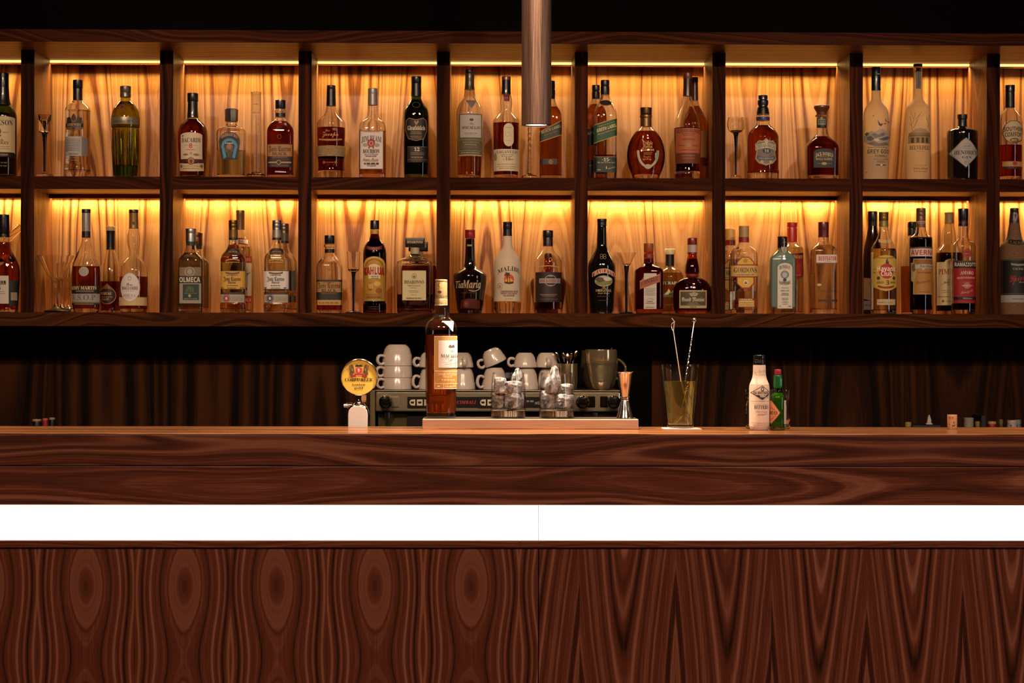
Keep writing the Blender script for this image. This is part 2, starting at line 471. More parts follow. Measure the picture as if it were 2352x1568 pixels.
# ================================================================== the room
XL, XR, YN, YW, ZT = -3.6, 3.9, -2.2, 6.40, 3.05
def struct(name, o): o.name = name; o['kind'] = 'structure'; return o
BLK = flat('#030202', 0.95); BLK.node_tree.nodes['Principled BSDF'].inputs['Specular IOR Level'].default_value = 0.1
struct('floor', box('floor', XL, XR, YN, YW, -0.05, 0, wood('oak_floor', 0, 1, seed=3, dark='#120a06', mid='#2a1a10', light='#3d2718', rough=0.5)))
struct('ceiling', box('ceiling', XL, XR, YN, YW, ZT, ZT + 0.05, BLK))
struct('wall_back', box('wall_back', XL, XR, YW, YW + 0.1, 0, ZT, BLK))
struct('wall_left', box('wall_left', XL - 0.1, XL, YN, YW, 0, ZT, flat('#7a6656', 0.8)))
struct('wall_front', box('wall_front', XL, XR, YN - 0.1, YN, 0, ZT, flat('#7a6656', 0.8)))
WY0, WY1, WZ0, WZ1 = 2.45, 3.25, 0.95, 2.65
wr = MB(); wm = flat('#7a6656', 0.8)
wr.box(XR, XR + 0.1, YN, WY0, 0, ZT, wm).box(XR, XR + 0.1, WY1, YW, 0, ZT, wm).box(XR, XR + 0.1, WY0, WY1, 0, WZ0, wm).box(XR, XR + 0.1, WY0, WY1, WZ1, ZT, wm)
struct('wall_right', wr.build('wall_right', smooth=False))
wn = MB(); fm = flat('#1b1512', 0.4)
for a, b, c, d in ((WY0, WY0 + 0.05, WZ0, WZ1), (WY1 - 0.05, WY1, WZ0, WZ1), (WY0 + 0.05, WY1 - 0.05, WZ0, WZ0 + 0.05), (WY0 + 0.05, WY1 - 0.05, WZ1 - 0.05, WZ1)):
    wn.box(XR + 0.01, XR + 0.07, a, b, c, d, fm)
struct('window_1', wn.build('window_1', smooth=False))

# ================================================================== lit shelving on the wall behind the bar
YF, YB = 6.10, 6.357
e0, e7 = X_at(47, YF), X_at(2266, YF); PITCH = (e7 - e0) / 7; DT = X_at(1348, YF) - X_at(1318, YF)
DX = [e0 + PITCH * (i - 1) for i in range(10)]          # left edges of the ten uprights
XA, XB = DX[0], DX[9] + DT
zTopU = Z_at(1100, 99.5, 5.925); zTopT = Z_at(1100, 71.5, 5.925)
zMidT, zMidU = Z_at(1176, 408, YF), Z_at(1176, 437, YF)
zBotT, zBotU = Z_at(1176, 719, YF - 0.004), Z_at(1176, 750.5, YF - 0.004)
WV = dict(dark='#6b3a18', mid='#a4713e', light='#be8f58')
WH = dict(dark='#3a1a0a', mid='#7a4420', light='#a0622f')
w_back = wood('walnut_back', 2, 0, leaf=0.205, u0=0.07, seed=5, freq=120, fv=0.6, amp=0.16, wander=0.006, fibre=0.3, stops=(0.30, 0.44, 0.64), **WV)
w_shade = wood('walnut_shaded', 2, 0, seed=13, freq=80, amp=0.1, dark='#110401', mid='#2a1006', light='#48200c', rough=0.7, spec=0.06)  # same walnut darkened: the dimness of the fronts is put into the colour
w_shadeh = wood('walnut_shaded_long', 0, 2, seed=15, u0=1.75 + 0.83 * 6.1, freq=110, fv=0.9, amp=0.08, stops=(0.25, 0.5, 0.8), dark='#1c0803', mid='#331306', light='#52260f', rough=0.7, spec=0.06)  # lengthwise copy for the board fronts, shade coloured in too
w_up = wood('walnut_upright', 2, 1, leaf=0.13, seed=11, freq=60, amp=0.2, dark='#34170a', mid='#663818', light='#94602e')
w_board = wood('walnut_board', 0, 2, seed=21, u0=1.75 + 0.83 * 6.1, freq=60, fv=1.0, amp=0.1, **WH)
w_shade_low = wood('walnut_shaded_low', 0, 2, seed=41, u0=zBotT - 0.01 + 0.83 * 6.1, freq=120, fv=1.2, amp=0.07, stops=(0.28, 0.5, 0.75), dark='#200b03', mid='#41200d', light='#5e3214', rough=0.7, spec=0.06)  # bottom board front, its shade likewise part of the colour
sh = thing('wall_shelf', 'long walnut wall shelving of lit square cubbies full of bottles behind the bar', 'shelf')
tb = box('top_board', XA, XB, 5.928, YB, zTopU, zTopT, w_board, sh); box('shade_band', XA, XB, 5.925, 5.9278, zTopU, zTopT, w_shadeh, tb, 0)  # thin front strip added to carry the painted shade
bb = box('bottom_board', XA, XB, YF - 0.001, YB, zBotU, zBotT, w_board, sh); box('shade_band', XA, XB, YF - 0.004, YF - 0.0012, zBotU, zBotT, w_shade_low, bb, 0)
box('back_panel', XA, XB, YB, YB + 0.012, zBotU, zTopT, w_back, sh)
box('valance', XA + 0.05, XB - 0.05, 6.20, YB, zBotU - 0.037, zBotU, BLK, sh)
for i in range(10):
    dv = box('divider', DX[i], DX[i] + DT, YF + 0.003, YB, zBotT, zTopU, w_up, sh); box('shade_band', DX[i], DX[i] + DT, YF, YF + 0.0028, zBotT, zTopU, w_shade, dv, 0)
led = emit('#ffd27a', 1.7)
LEDS = []
for i in range(9):
    a, b = DX[i] + DT, DX[i + 1]
    sb = box('shelf_board', a, b, YF + 0.003, YB, zMidU, zMidT, w_board, sh); box('shade_band', a, b, YF, YF + 0.0028, zMidU, zMidT, w_shadeh, sb, 0)
    # upper row: the strip shows, a lip behind it shades the top of the back
    box('light_lip', a, b, YB - 0.024, YB - 0.018, zTopU - 0.0105, zTopU, w_board, sh, 0)
    s = box('light_strip', a, b, YB - 0.034, YB - 0.025, zTopU - 0.0062, zTopU, led, sh, 0); s['label'] = 'glowing amber light strip'
    # lower row: a batten hides the strip
    box('light_batten', a, b, YB - 0.040, YB - 0.033, zMidU - 0.0125, zMidU, w_board, sh, 0)
    s = box('light_strip', a, b, YB - 0.014, YB - 0.006, zMidU - 0.005, zMidU, led, sh, 0); s['label'] = 'hidden amber light strip'
    LEDS += [((a + b) / 2, YB - 0.0295, zTopU - 0.0068, b - a - 0.004, 0), ((a + b) / 2, YB - 0.012, zMidU - 0.0056, b - a - 0.004, 1)]

# ================================================================== panelling and worktop under the shelves
w_wall = wood('walnut_panelling', 2, 0, leaf=0.33, seed=9, freq=46, fv=0.5, amp=0.25, dark='#0c0402', mid='#241006', light='#3e200b', rough=0.7, spec=0.06)
xb0, xb1 = X_at(872, YB), X_at(1497, YB)
struct('trim_1', box('trim_1', XL, xb0, YB, YW - 0.001, 0, zBotU - 0.002, w_wall))
struct('trim_2', box('trim_2', xb1, XR, YB, YW - 0.001, 0, zBotU - 0.002, w_wall))
struct('trim_3', box('trim_3', xb0 + 0.001, xb1 - 0.001, YB + 0.004, YW - 0.001, 0, zBotU - 0.002, BLK))
ZK = 0.86
kc = thing('back_counter', 'dark wooden back counter under the wall shelving carrying the coffee machine', 'counter')
box('worktop', XA, XB, 5.72, YB - 0.002, ZK - 0.04, ZK, flat('#1c130e', 0.4), kc)
box('cabinet_body', XA + 0.02, XB - 0.02, 5.76, YB - 0.002, 0, ZK - 0.04, w_wall, kc)

# ================================================================== the bar
YC, YCB = 4.60, 4.975
BZ = Z_at(1176, 995.5, YC)
zF1, zF2, zF3, zF4 = (Z_at(1176, y, YC) for y in (1070.5, 1159.5, 1241.5, 1257.5))
WB = dict(dark='#220d06', mid='#63301e', light='#965e48')
w_ctop = wood('walnut_bar_top', 0, 1, seed=61, u0=4.8 + 0.83 * BZ, freq=40, amp=0.1, rough=0.3, coat=0.35, dark='#4a2812', mid='#7d4a26', light='#a56e40')
w_fa = wood('walnut_fascia_upper', 0, 2, seed=73.3, u0=(BZ + zF1) / 2 - 0.005 + 0.83 * YC, freq=150, fv=1.0, amp=0.085, sway=0.10, wander=0.009, fibre=0.42, stops=(0.16, 0.5, 0.86), dark='#200c05', mid='#572819', light='#84513a')
w_fb = wood('walnut_fascia_lower', 0, 2, seed=88.1, u0=(zF1 + zF2) / 2 + 0.01 + 0.83 * YC, freq=140, fv=0.9, amp=0.10, sway=0.12, wander=0.009, fibre=0.42, stops=(0.16, 0.5, 0.86), **WB)
xs = X_at(1238, YC); XC0, XC1 = -2.3, 2.5
LW = X_at(512, YC) - X_at(290, YC)
w_pl = wood('walnut_eye_veneer', 2, 0, leaf=LW, u0=X_at(290, YC) - LW / 2 + 0.83 * -4.62, seed=17.2, eye=(0.0031, Z_at(500, 1345, YC), 0.125), wander=0.006, freq=92, fv=0.9, fibre=0.25,
            stops=(0.22, 0.5, 0.78), **WB)
w_pr = wood('walnut_cathedral_veneer', 2, 0, leaf=LW, u0=X_at(1315, YC) - LW / 2 + 0.83 * -4.62, seed=29.5, vee=0.10, wander=0.007, freq=84, amp=0.03, fv=0.8, fibre=0.25,
            stops=(0.22, 0.5, 0.78), **WB)
bar = thing('bar_counter', 'long walnut bar counter with glowing white strip across its front', 'bar counter')
box('countertop', XC0, XC1, YC, YCB, BZ - 0.0035, BZ, w_ctop, bar, 0.001)
box('upper_fascia', XC0, XC1, YC, YC + 0.03, zF1 + 0.0008, BZ - 0.0037, w_fa, bar, 0.001)
box('lower_fascia', XC0, XC1, YC + 0.001, YC + 0.03, zF2, zF1 - 0.0008, w_fb, bar, 0.001)
glow = emit('#fffaf2', 1.04)
for a, b in ((XC0, xs - 0.0006), (xs + 0.0006, XC1)):
    s = box('light_panel', a, b, YC + 0.012, YC + 0.022, zF3 - 0.004, zF2 + 0.002, glow, bar, 0); s['label'] = 'glowing white panel'
xl = X_at(1195, YC)
for a, b in ((XC0, xl - 0.00005), (xl + 0.00005, XC1)):
    box('ledge', a, b, YC, YC + 0.03, zF4, zF3, w_fb, bar, 0.001)
box('front_panel', XC0, xs - 0.001, YC + 0.005, YC + 0.03, 0.0, zF4, w_pl, bar, 0.0008)
box('front_panel', xs + 0.001, XC1, YC + 0.005, YC + 0.03, 0.0, zF4, w_pr, bar, 0.0008)
box('carcass', XC0 + 0.01, XC1 - 0.01, YC + 0.035, YCB - 0.03, 0.0, BZ - 0.004, flat('#20140d', 0.6), bar, 0)
box('speed_rail', XC0 + 0.01, XC1 - 0.01, YCB - 0.028, 5.30, 0.88, 0.90, brushed('#8a8580', 0.35, 0), bar)

# ================================================================== lights of the place, plus added fill spots
def area(name, loc, rot, sx, sy, watts, col, spread=180):
    l = bpy.data.lights.new(name, 'AREA'); l.shape = 'RECTANGLE'; l.size = sx; l.size_y = sy; l.energy = watts; l.color = col; l.spread = math.radians(spread)
    o = bpy.data.objects.new(name, l); COL.objects.link(o); o.location = loc; o.rotation_euler = rot; return o
LEDC = (1.0, 0.68, 0.28)
for x, y, z, w, low in LEDS:
    area('strip_light', (x, y, z), (math.radians(-8 if low else -12), 0, 0), w, 0.008, 1.95 if low else 1.7, LEDC, 120)
area('window_daylight', (XR + 0.05, (WY0 + WY1) / 2, (WZ0 + WZ1) / 2), (0, PI / 2, 0), WZ1 - WZ0 - 0.1, WY1 - WY0 - 0.1, 15, (0.80, 0.88, 1.0))
for x in (-1.0, 1.2):
    area('ceiling_downlight', (x, 2.2, ZT - 0.02), (math.radians(38), 0, 0), 0.5, 0.5, 36, (1.0, 0.68, 0.48), 120)
for x, tx in ((-1.5, -1.35), (-0.5, -0.45), (0.5, 0.45), (1.5, 1.35)):      # added fill spots lift the labels; cones miss the bar front
    l = bpy.data.lights.new('fill_spot', 'SPOT'); l.energy = 150; l.color = (1, 0.72, 0.50); l.spot_size = math.radians(36); l.spot_blend = 0.7; l.shadow_soft_size = 0.04
    o = bpy.data.objects.new('fill_spot', l); COL.objects.link(o); o.location = (x, 2.5, ZT - 0.08)
    o.rotation_euler = (Vector((tx, 6.1, 1.72)) - o.location).to_track_quat('-Z', 'Y').to_euler()
for i, x in enumerate((-1.75, -0.85, 0.05, 0.95, 1.85)):      # a line of recessed spots in the ceiling along the bar
    l = bpy.data.lights.new('bar_spot', 'SPOT'); l.energy = 200; l.color = (1, 0.68, 0.45); l.spot_size = math.radians(46); l.spot_blend = 0.8; l.shadow_soft_size = 0.03
    o = bpy.data.objects.new('bar_spot', l); COL.objects.link(o); o.location = (x, 4.55, ZT - 0.01); o.rotation_euler = (math.radians(7), 0, 0)
# the tubular pendant over the tray
PY = 4.84
pz, pxx, pr = Z_at(1231, 289, PY), X_at(1231, PY), 34.3 / ppm(1231, PY)
pn = thing('pendant_lamp', 'slim brown metal tube pendant lamp hanging over the serving tray', 'pendant lamp', (pxx, PY, pz))
hh = ZT - pz
pm = brushed('#7d6252', 0.36, 2, 0.6, 30, dark='#50392e', bump=0.25)
MB().lathe([(pr - 0.003, 0.05), (pr - 0.003, 0.0), (pr, 0.0015), (pr, hh - 0.001), (0, hh - 0.001)], pm, 64).build('lamp_tube', pn)
MB().lathe([(0, 0.006), (pr - 0.009, 0.006), (pr - 0.009, 0.012), (0, 0.012)], emit('#fff0d8', 14), 48).build('lens', pn)
MB().lathe([(pr - 0.009, 0.0125), (pr - 0.009, 0.003), (pr - 0.0035, 0.001), (pr - 0.0035, 0.0125), (pr - 0.009, 0.0125)], flat('#d8c0a8', 0.3, 1), 48).build('trim_ring', pn)
sp = bpy.data.lights.new('pendant_spot', 'SPOT'); sp.energy = 85; sp.color = (1, 0.80, 0.60); sp.spot_size = math.radians(100); sp.spot_blend = 0.9; sp.shadow_soft_size = 0.02
so = bpy.data.objects.new('pendant_spot', sp); COL.objects.link(so); so.location = (pxx, PY, pz - 0.004)
# ================================================================== bottles and glasses on the shelves
GL = dict(clear='#fffefb', green='#9cc464', dgreen='#7f9a44', lime='#dfe27a', amber='#d87a30', brown='#7a3414', teal='#e2f4f1', dark='#1a0c07')
LQ = dict(whisky='#d08030', rum='#9c3a10', gold='#f4cc5c', pale='#eef0a8', vodka='#fbf1da', deep='#8e2c0c', red='#9c2a0c', black='#1c0a06', cognac='#ac4a14')
SC = dict(vodka=0.9, pale=0.85, gold=0.88)
THICK = True
ZS = {0: zMidT, 1: zBotT}
BOT = {}
def shell_prof(B, t=0.0024, bt=0.008, top=None):
    P = B.prof; out = [(0, 0)] + [(max(r - 0.002, 0.002) if i == 0 else r, z) for i, (z, r) in enumerate(P)]
    out.insert(2, (P[0][1], 0.0025)) if P[1][0] > 0.004 else None
    inn = [(max(r - t, r * 0.5), z) for z, r in P if z > bt + 0.002]
    zi = bt; ri = max(B.radius(bt) - t, 0.002)
    out += inn[::-1] + [(ri, zi + 0.002), (ri * 0.93, zi), (0, zi)]
    return out
def liquid_prof(B, zl, t=0.0024, bt=0.008):
    e = 0.0004; P = [(z, r) for z, r in B.prof if bt + 0.002 < z < zl - 0.001]
    ri = max(B.radius(bt) - t, 0.002) + e
    out = [(0, bt - e), (ri * 0.93, bt - e), (ri, bt + 0.002)] + [(max(r - t, r * 0.5) + e, z) for z, r in P]
    rl = B.radius(zl); rl = max(rl - t, rl * 0.5) + e
    return out + [(rl, zl), (0, zl)]
def bottle(name, label, C, xc, row, prof, body='clear', liq=None, extras=(), prints=(), n=2.0, dr=1.0, back=0.0, solid=None, bt=0.008,
           group=None, cat='bottle', Y=None, zb=None, seg=48, body_part='glass_body', wall=0.0024, cut=None, scatter=None):
    if Y is None:
        pk = C.k * ppm(C.px(xc), 6.15); wmax = max(p[1] for p in parse_prof(prof)) / pk
        Y = YF + 0.012 + wmax * dr + back
    zb = ZS[row] if zb is None else zb
    B = Body(C, xc, Y, zb, prof, n, dr)
    root = thing(name, label, cat, (B.X, Y, zb), group or ('bottles on the upper shelf' if row == 0 else 'bottles on the lower shelf'))
    if solid:
        zc_ = B.z(cut) if cut else 0
        MB().lathe([(0, zc_), (B.radius(zc_) - 0.0003, zc_)] + [(r, z) for z, r in B.prof if z > zc_] + [(0, B.prof[-1][0])], solid, seg, B.sec).build(body_part, root)
    else:
        g = (glass(GL.get(body, body)) if THICK else thin_glass(GL.get(body, body))) if isinstance(body, str) else body
        MB().lathe(shell_prof(B, wall, bt), g, seg, B.sec).build(body_part, root)
        if liq:
            MB().lathe(liquid_prof(B, B.z(liq[1]), wall, bt), liq[0] if not isinstance(liq[0], str) else glass(LQ.get(liq[0], liq[0]), 0, 1.34, scatter or SC.get(liq[0], 0.9)), seg, B.sec).build('liquid', root)
    for ex in extras:
        part, col, pr = ex[:3]; o = ex[3] if len(ex) > 3 else {}
        m = col if not isinstance(col, str) else flat(col, o.get('rough', 0.35), o.get('metal', 0), o.get('coat', 0.3))
        q = B.conv(pr, base=False); q.sort(key=lambda p: p[0])
        sec = None if not o.get('sq') else (lambda r, a, e=o['sq'], d=o.get('dr', 1): (math.copysign(abs(math.cos(a)) ** (2 / e), math.cos(a)) * r, math.copysign(abs(math.sin(a)) ** (2 / e), math.sin(a)) * r * d))
        MB().lathe([(0, q[0][0])] + [(r, z) for z, r in q] + [(0, q[-1][0])], m, o.get('seg', 36), sec, cx=o.get('cx', 0) / B.k).build(part, root)
    for part, lines in prints:
        p = Print(B, 0.0006)
        for l in lines: p.do(l)
        p.build(part, root)
    BOT[label] = B
    return root, B
def stemglass(name, label, C, xc, row, bowl, stem, foot, back=0.0, stemcol=None, group='stemmed glasses on the shelves', Y=None, wall=0.0014, hollow_to=None):
    """bowl: profile of the outside top to bottom; stem likewise; foot likewise."""
    Y = Y or YF + 0.012 + max(p[1] for p in parse_prof(foot)) / (C.k * ppm(C.px(xc), 6.15)) + back
    zb = ZS[row]
    B = Body(C, xc, Y, zb, foot)
    root = thing(name, label, 'glass', (B.X, Y, zb), group)
    g = glass('#fdf9f2')
    P = B.conv(bowl, base=False); P.sort(key=lambda p: p[0])
    out = [(0, P[0][0] - 0.001)] + [(r, z) for z, r in P] + [(max(r - wall, 0.001), z) for z, r in P[::-1] if z > P[0][0] + 0.006] + [(0, P[0][0] + 0.005)]
    MB().lathe(out, g, 40).build('bowl', root)
    sm = flat(stemcol, 0.12, 0, 0.5) if stemcol else g
    Q = B.conv(stem, base=False); Q.sort(key=lambda p: p[0])
    MB().lathe([(0, Q[0][0])] + [(r, z) for z, r in Q] + [(0, Q[-1][0])], sm, 20).build('stem', root)
    FP = B.conv(foot, base=True)
    MB().lathe([(0, 0)] + [(r, z) for z, r in FP] + [(0, FP[-1][0])], g, 40).build('foot', root)
    return root

K, CR_ = '#0c0a0a', '#d9c8a6'
C = CU[0]
bottle('whisky_bottle', 'dark green whisky bottle with cream label cut off by the frame, upper shelf far left', C, 26, 0,
  '720 50,750 75,800 112,860 126,1000 127,1300 127,1390 126,1418 122', 'dgreen', ('whisky', 830),
  [('cap', K, '445 49!,452 52,580 52!,585 52'), ('capsule', '#17120f', '585 53!,690 60,740 72!,752 74')],
  [('neck_label', ['R 8 590 45 700 #b08a4a', 'E 26 718 27 27 #7c2a20', 'M 10 44 722 6 #d8b070']),
   ('label', ['A -95 865 148 1215 14 #cdb88c', 'T 22 950 50 215 0 b #1d1a15|JAMESON', 'E 12 1010 25 32 #8e2a1c', 'P -18 1050 12 1030 42 1050 12 1066 #8e2a1c', 'M 50 105 1022 7 #75604a', 'T 12 1100 20 90 0 i #5a4630|Irish',
              'T 22 1130 26 160 0 b #6b2018|WHISKEY', 'M -60 110 1155 6 #8a7754', 'M -60 110 1175 6 #8a7754', 'R -100 1205 146 1248 #14100e', 'T 20 1236 22 150 0 i #b89a62|Jameson', 'M -60 110 1310 12 #4d4a2c', 'M -60 110 1340 12 #4d4a2c'])])
stemglass('cordial_glass', 'straight-sided cordial glass with black stem in the leftmost upper cubby', C, 420, 0, '840 60,1000 58!,1008 45', '1003 38,1020 28,1060 20,1200 13,1380 11', '1382 8!,1395 30,1408 80,1416 82', stemcol='#0a0808')
bottle('vodka_bottle', 'clear vodka bottle with black cap and eagle crest over grey lower label', C, 733, 0,
  '680 38,705 42!,712 52,722 56,740 78,785 116,800 118,1000 118,1310 116,1335 124!,1390 122,1418 115', 'clear', ('vodka', 800),
  [('cap', K, '512 45!,516 46,588 46!,592 44'), ('capsule', '#1d0f0b', '593 44!,600 45,704 45')],
  [('printed_crest', ['P 640 905 718 870 800 905 800 985 718 1010 640 985 #6b5138', 'P 645 880 680 868 700 925 660 950 #2c1c12', 'P 795 880 755 868 735 925 780 950 #2c1c12', 'E 718 880 22 28 #3b281a', 'P 718 840 732 856 718 868 704 856 #2c1c12',
      'D 634 925 806 962 8 #2a1a12', 'T 720 956 26 128 6 b #b79a6c|SMIRNOFF', 'P 700 968 736 968 718 1015 #3b281a', 'T 718 1052 17 105 0 g #4a3a2a|No. 21']),
   ('label', ['R 618 1055 790 1240 #a39c97', 'R 790 1065 838 1238 #77706d'] + ['M 635 780 %d 5 #5d5552' % y for y in range(1085, 1200, 15)] + ['T 715 1228 18 90 0 i #4a4442|Smirnov', 'M 640 775 1262 7 #7a6448', 'M 660 760 1285 10 #7a6448'])], bt=0.02)
r_, B_ = bottle('gin_bottle', 'fluted yellow green gin bottle with grey band and glowing green base', C, 1185, 0,
  '650 40,676 44!,700 48,730 72,760 96,800 120,852 132!,858 134,948 134,962 133!,975 127,1000 127,1150 122,1300 114,1400 106,1418 102', 'lime', ('#e0dc6a', 720),
  [('cap', '#6d5f54', '570 50!,574 52,628 52,630 49!,634 52,672 52!,676 48', dict(metal=.6)), ('band', '#8b8069', '872 135!,880 136,936 136!,940 135', dict(metal=.5))],
  [('seal', ['E 1172 778 30 30 #5a2412', 'O 1172 778 24 24 4 #94603a']), ('band_lettering', ['T 1180 922 22 190 0 i #3a2a1c|Tanqueray TEN'])], n=2.0, bt=0.035)
MB().lathe([(0, 0.0012), (B_.radius(0.002) - 0.003, 0.0012), (B_.radius(0.03) - 0.003, 0.0335), (0, 0.0335)], glass('#8fe03c', 0.05, 1.5, 0.6), 40).build('green_base', r_)
FL = MB()
for i in range(20):
    a = 2 * PI * i / 20; FL.tube([(math.cos(a) * B_.radius(z) * 1.0, math.sin(a) * B_.radius(z) * 1.0, z) for z in (0.006, 0.03, 0.06, 0.09, B_.z(980))], [0.0028, 0.0026, 0.0024, 0.0022, 0.001], glass('#a9bb35'), 6)
FL.build('flute_ribs', r_); bpy.data.objects['flute_ribs']['label'] = 'pale green glass ribs'

C = CU[1]
bottle('rum_bottle', 'dark amber rum bottle with arched cream label, second upper cubby', C, 255, 0,
  '850 48,872 50,890 62,920 98,950 122,1010 139,1080 140,1200 134,1300 127,1380 122,1425 116', 'clear', ('rum', 885),
  [('cap', K, '637 50!,640 52,712 52!,716 50'), ('capsule', '#120c0a', '717 47!,800 49,866 54')],
  [('label', ['A 156 1020 358 1275 22 #cbb7a0', 'T 256 1113 42 172 0 b #2a1a14|BACARDI', 'E 178 1052 7 7 #1c1412', 'T 256 1168 44 0 0 g #b8332a|8', 'M 195 240 1145 5 #9a7a62', 'M 275 320 1145 5 #9a7a62', 'M 215 295 1186 7 #a8584a',
      'E 205 1228 26 10 #8c6a44', 'E 258 1215 14 14 #b39466', 'E 305 1228 26 10 #8c6a44', 'R 135 1270 378 1302 #4a1710', 'E 258 1288 34 34 #b08060', 'O 258 1288 34 34 6 #5a1d14', 'P 240 1282 258 1270 276 1282 268 1310 248 1310 #7a2a1c']),
   ('lower_label', ['D 140 1312 368 1385 -8 #c3ad84', 'M 165 345 1338 6 #8a7450', 'M 175 335 1362 8 #8a7450', 'E 160 1335 12 16 #6b5f38', 'E 350 1335 12 16 #6b5f38'])])
bottle('tequila_bottle', 'squat pale tequila bottle with blue horseshoe label and silver octagonal cap', C, 622, 0,
  '895 42,912 46!,930 47,945 62,968 105,985 128,1010 139,1060 139,1200 135,1380 131,1425 128', 'clear', ('pale', 1180),
  [('cap', brushed('#9c948a', 0.35, 2), '785 60!,790 64,895 62!,905 60', dict(seg=8))],
  [('label', ['E 613 1108 101 100 #1c1614', 'Q 515 1120 711 1120 690 1272 538 1272 #1c1614', 'O 613 1108 94 93 3 #7a6548', 'T 613 1048 28 150 26 b #b79a70|HERRADURA', 'C 613 1150 76 78 26 180 360 #3d86a6', 'Q 537 1150 563 1150 586 1250 560 1262 #3d86a6', 'Q 663 1150 689 1150 666 1262 640 1250 #3d86a6',
      'E 613 1165 40 52 #5a4632', 'E 613 1150 24 26 #8c7250', 'P 590 1200 613 1180 636 1200 632 1250 594 1250 #40301f', 'M 575 650 1122 8 #d9cfae'])], n=4, dr=0.62)
r_, B_ = bottle('graduated_cylinder', 'tall empty glass measuring cylinder between pale tequila and dark tequila', C, 855, 0,
  '628 52!,636 47,650 46,900 46,1200 46,1375 46,1392 44!,1396 60,1408 88,1425 88', 'clear', None, [], [('printed_scale', ['M 838 878 748 7 #6a4a6a', 'T 858 830 14 70 0 p #5a4060|100 ml'] + ['R 850 %d %d %d #7a5a6a' % (y, 872 if k % 5 else 884, y + 3) for k, y in enumerate(range(850, 1350, 16))])], cat='glass', body_part='glass_tube', bt=0.014, wall=0.0016)
bottle('tequila_bottle', 'dark red tequila bottle with brown gothic label and black cap, second upper cubby', C, 1085, 0,
  '770 44,796 46!,798 54,808 55,816 54!,818 48,866 48,885 58,905 74,940 102,975 121,1010 125,1200 125,1370 124,1380 124!,1392 126,1425 125', 'clear', ('deep', 905),
  [('cap', K, '703 48!,706 49,780 49!,785 47'), ('neck_band', '#2a1a12', '825 49!,862 49')],
  [('label', ['R 970 1122 1203 1242 #9c6a32', 'R 970 1122 1203 1128 #33180c', 'T 1086 1192 46 208 0 f #140b08|Jose Cuervo', 'T 1086 1230 30 138 0 b #140b08|BLACK', 'M 1018 1155 1252 0.1 #140b08',
      'R 970 1240 1203 1342 #180d0a', 'T 1086 1256 15 140 0 b #8a6034|MEDALLION', 'R 980 1292 1195 1303 #b08a4e', 'E 1078 1297 24 24 #1c0f0a', 'O 1078 1297 22 22 5 #b08a4e', 'M 1010 1165 1332 8 #6b4424']),
   ('embossed_seal', ['O 1083 1055 20 22 4 #7a2410'])], n=4, dr=0.6)

C = CU[2]
bottle('rum_bottle', 'half full aged rum bottle with woven straw band around its middle', C, 246, 0,
  '740 42,757 44!,775 46,800 50,840 66,870 96,900 124,930 134,1000 134,1100 131,1250 126,1330 121,1370 124,1395 130,1425 126', 'clear', ('deep', 965),
  [('cap', '#2c130a', '563 40!,566 42,597 42!,600 40'), ('capsule', '#0d0908', '600 43!,700 45,758 47'), ('woven_band', brushed('#a88a60', 0.85, 0, 0, 40, dark='#6d5430', bump=0.6), '1142 134!,1146 136,1238 133!,1242 131')],
  [('printed_lettering', ['T 222 1010 22 44 0 s #b98a4e|Ron', 'T 246 1052 44 150 0 s #c79a5c|Zacapa', 'E 290 988 22 14 #8a5a2c', 'D 135 1082 355 1098 -10 #a87c44', 'M 190 310 1305 9 #8a5a2c', 'E 186 1300 13 13 #8a5a2c', 'E 300 1300 13 13 #8a5a2c', 'M 215 275 1025 0.1 #8a5a2c'])], bt=0.022)
bottle('bourbon_bottle', 'square bourbon bottle with large white label and grey cap, third upper cubby', C, 640, 0,
  '735 42,752 46!,800 48,850 56,880 72,900 94,925 114,950 122,985 126,1100 127,1425 127', 'clear', ('whisky', 1000),
  [('cap', '#8d8580', '592 44!,596 46,640 46,644 45,660 46,750 47!,752 45', dict(metal=.3))],
  [('cap_print', []), ('label', ['R 522 1000 748 1365 #d3c7bd', 'B 522 1000 748 1365 5 #2a1512', 'M 560 712 1016 8 #a8584a', 'T 634 1098 52 186 16 b #1a1210|JIM BEAM', 'E 632 1118 38 38 #a82a22', 'E 632 1120 20 22 #c78a7a', 'E 632 1120 12 14 #8e2018', 'P 610 1145 622 1150 616 1172 604 1166 #8e2018', 'P 642 1150 654 1145 660 1166 648 1172 #8e2018',
      'E 578 1135 24 16 #9a9088', 'E 686 1135 24 16 #9a9088', 'T 632 1212 36 156 0 b #1a1210|BOURBON', 'T 632 1232 13 130 0 b #5a3a30|KENTUCKY STRAIGHT', 'M 580 690 1246 7 #5a4038', 'T 625 1280 26 150 0 s #9c3a30|James Beam', 'M 570 700 1290 4 #6b544a', 'M 565 705 1318 14 #3a2a24', 'M 590 680 1334 6 #6b544a'])], n=5, dr=0.85, bt=0.012)
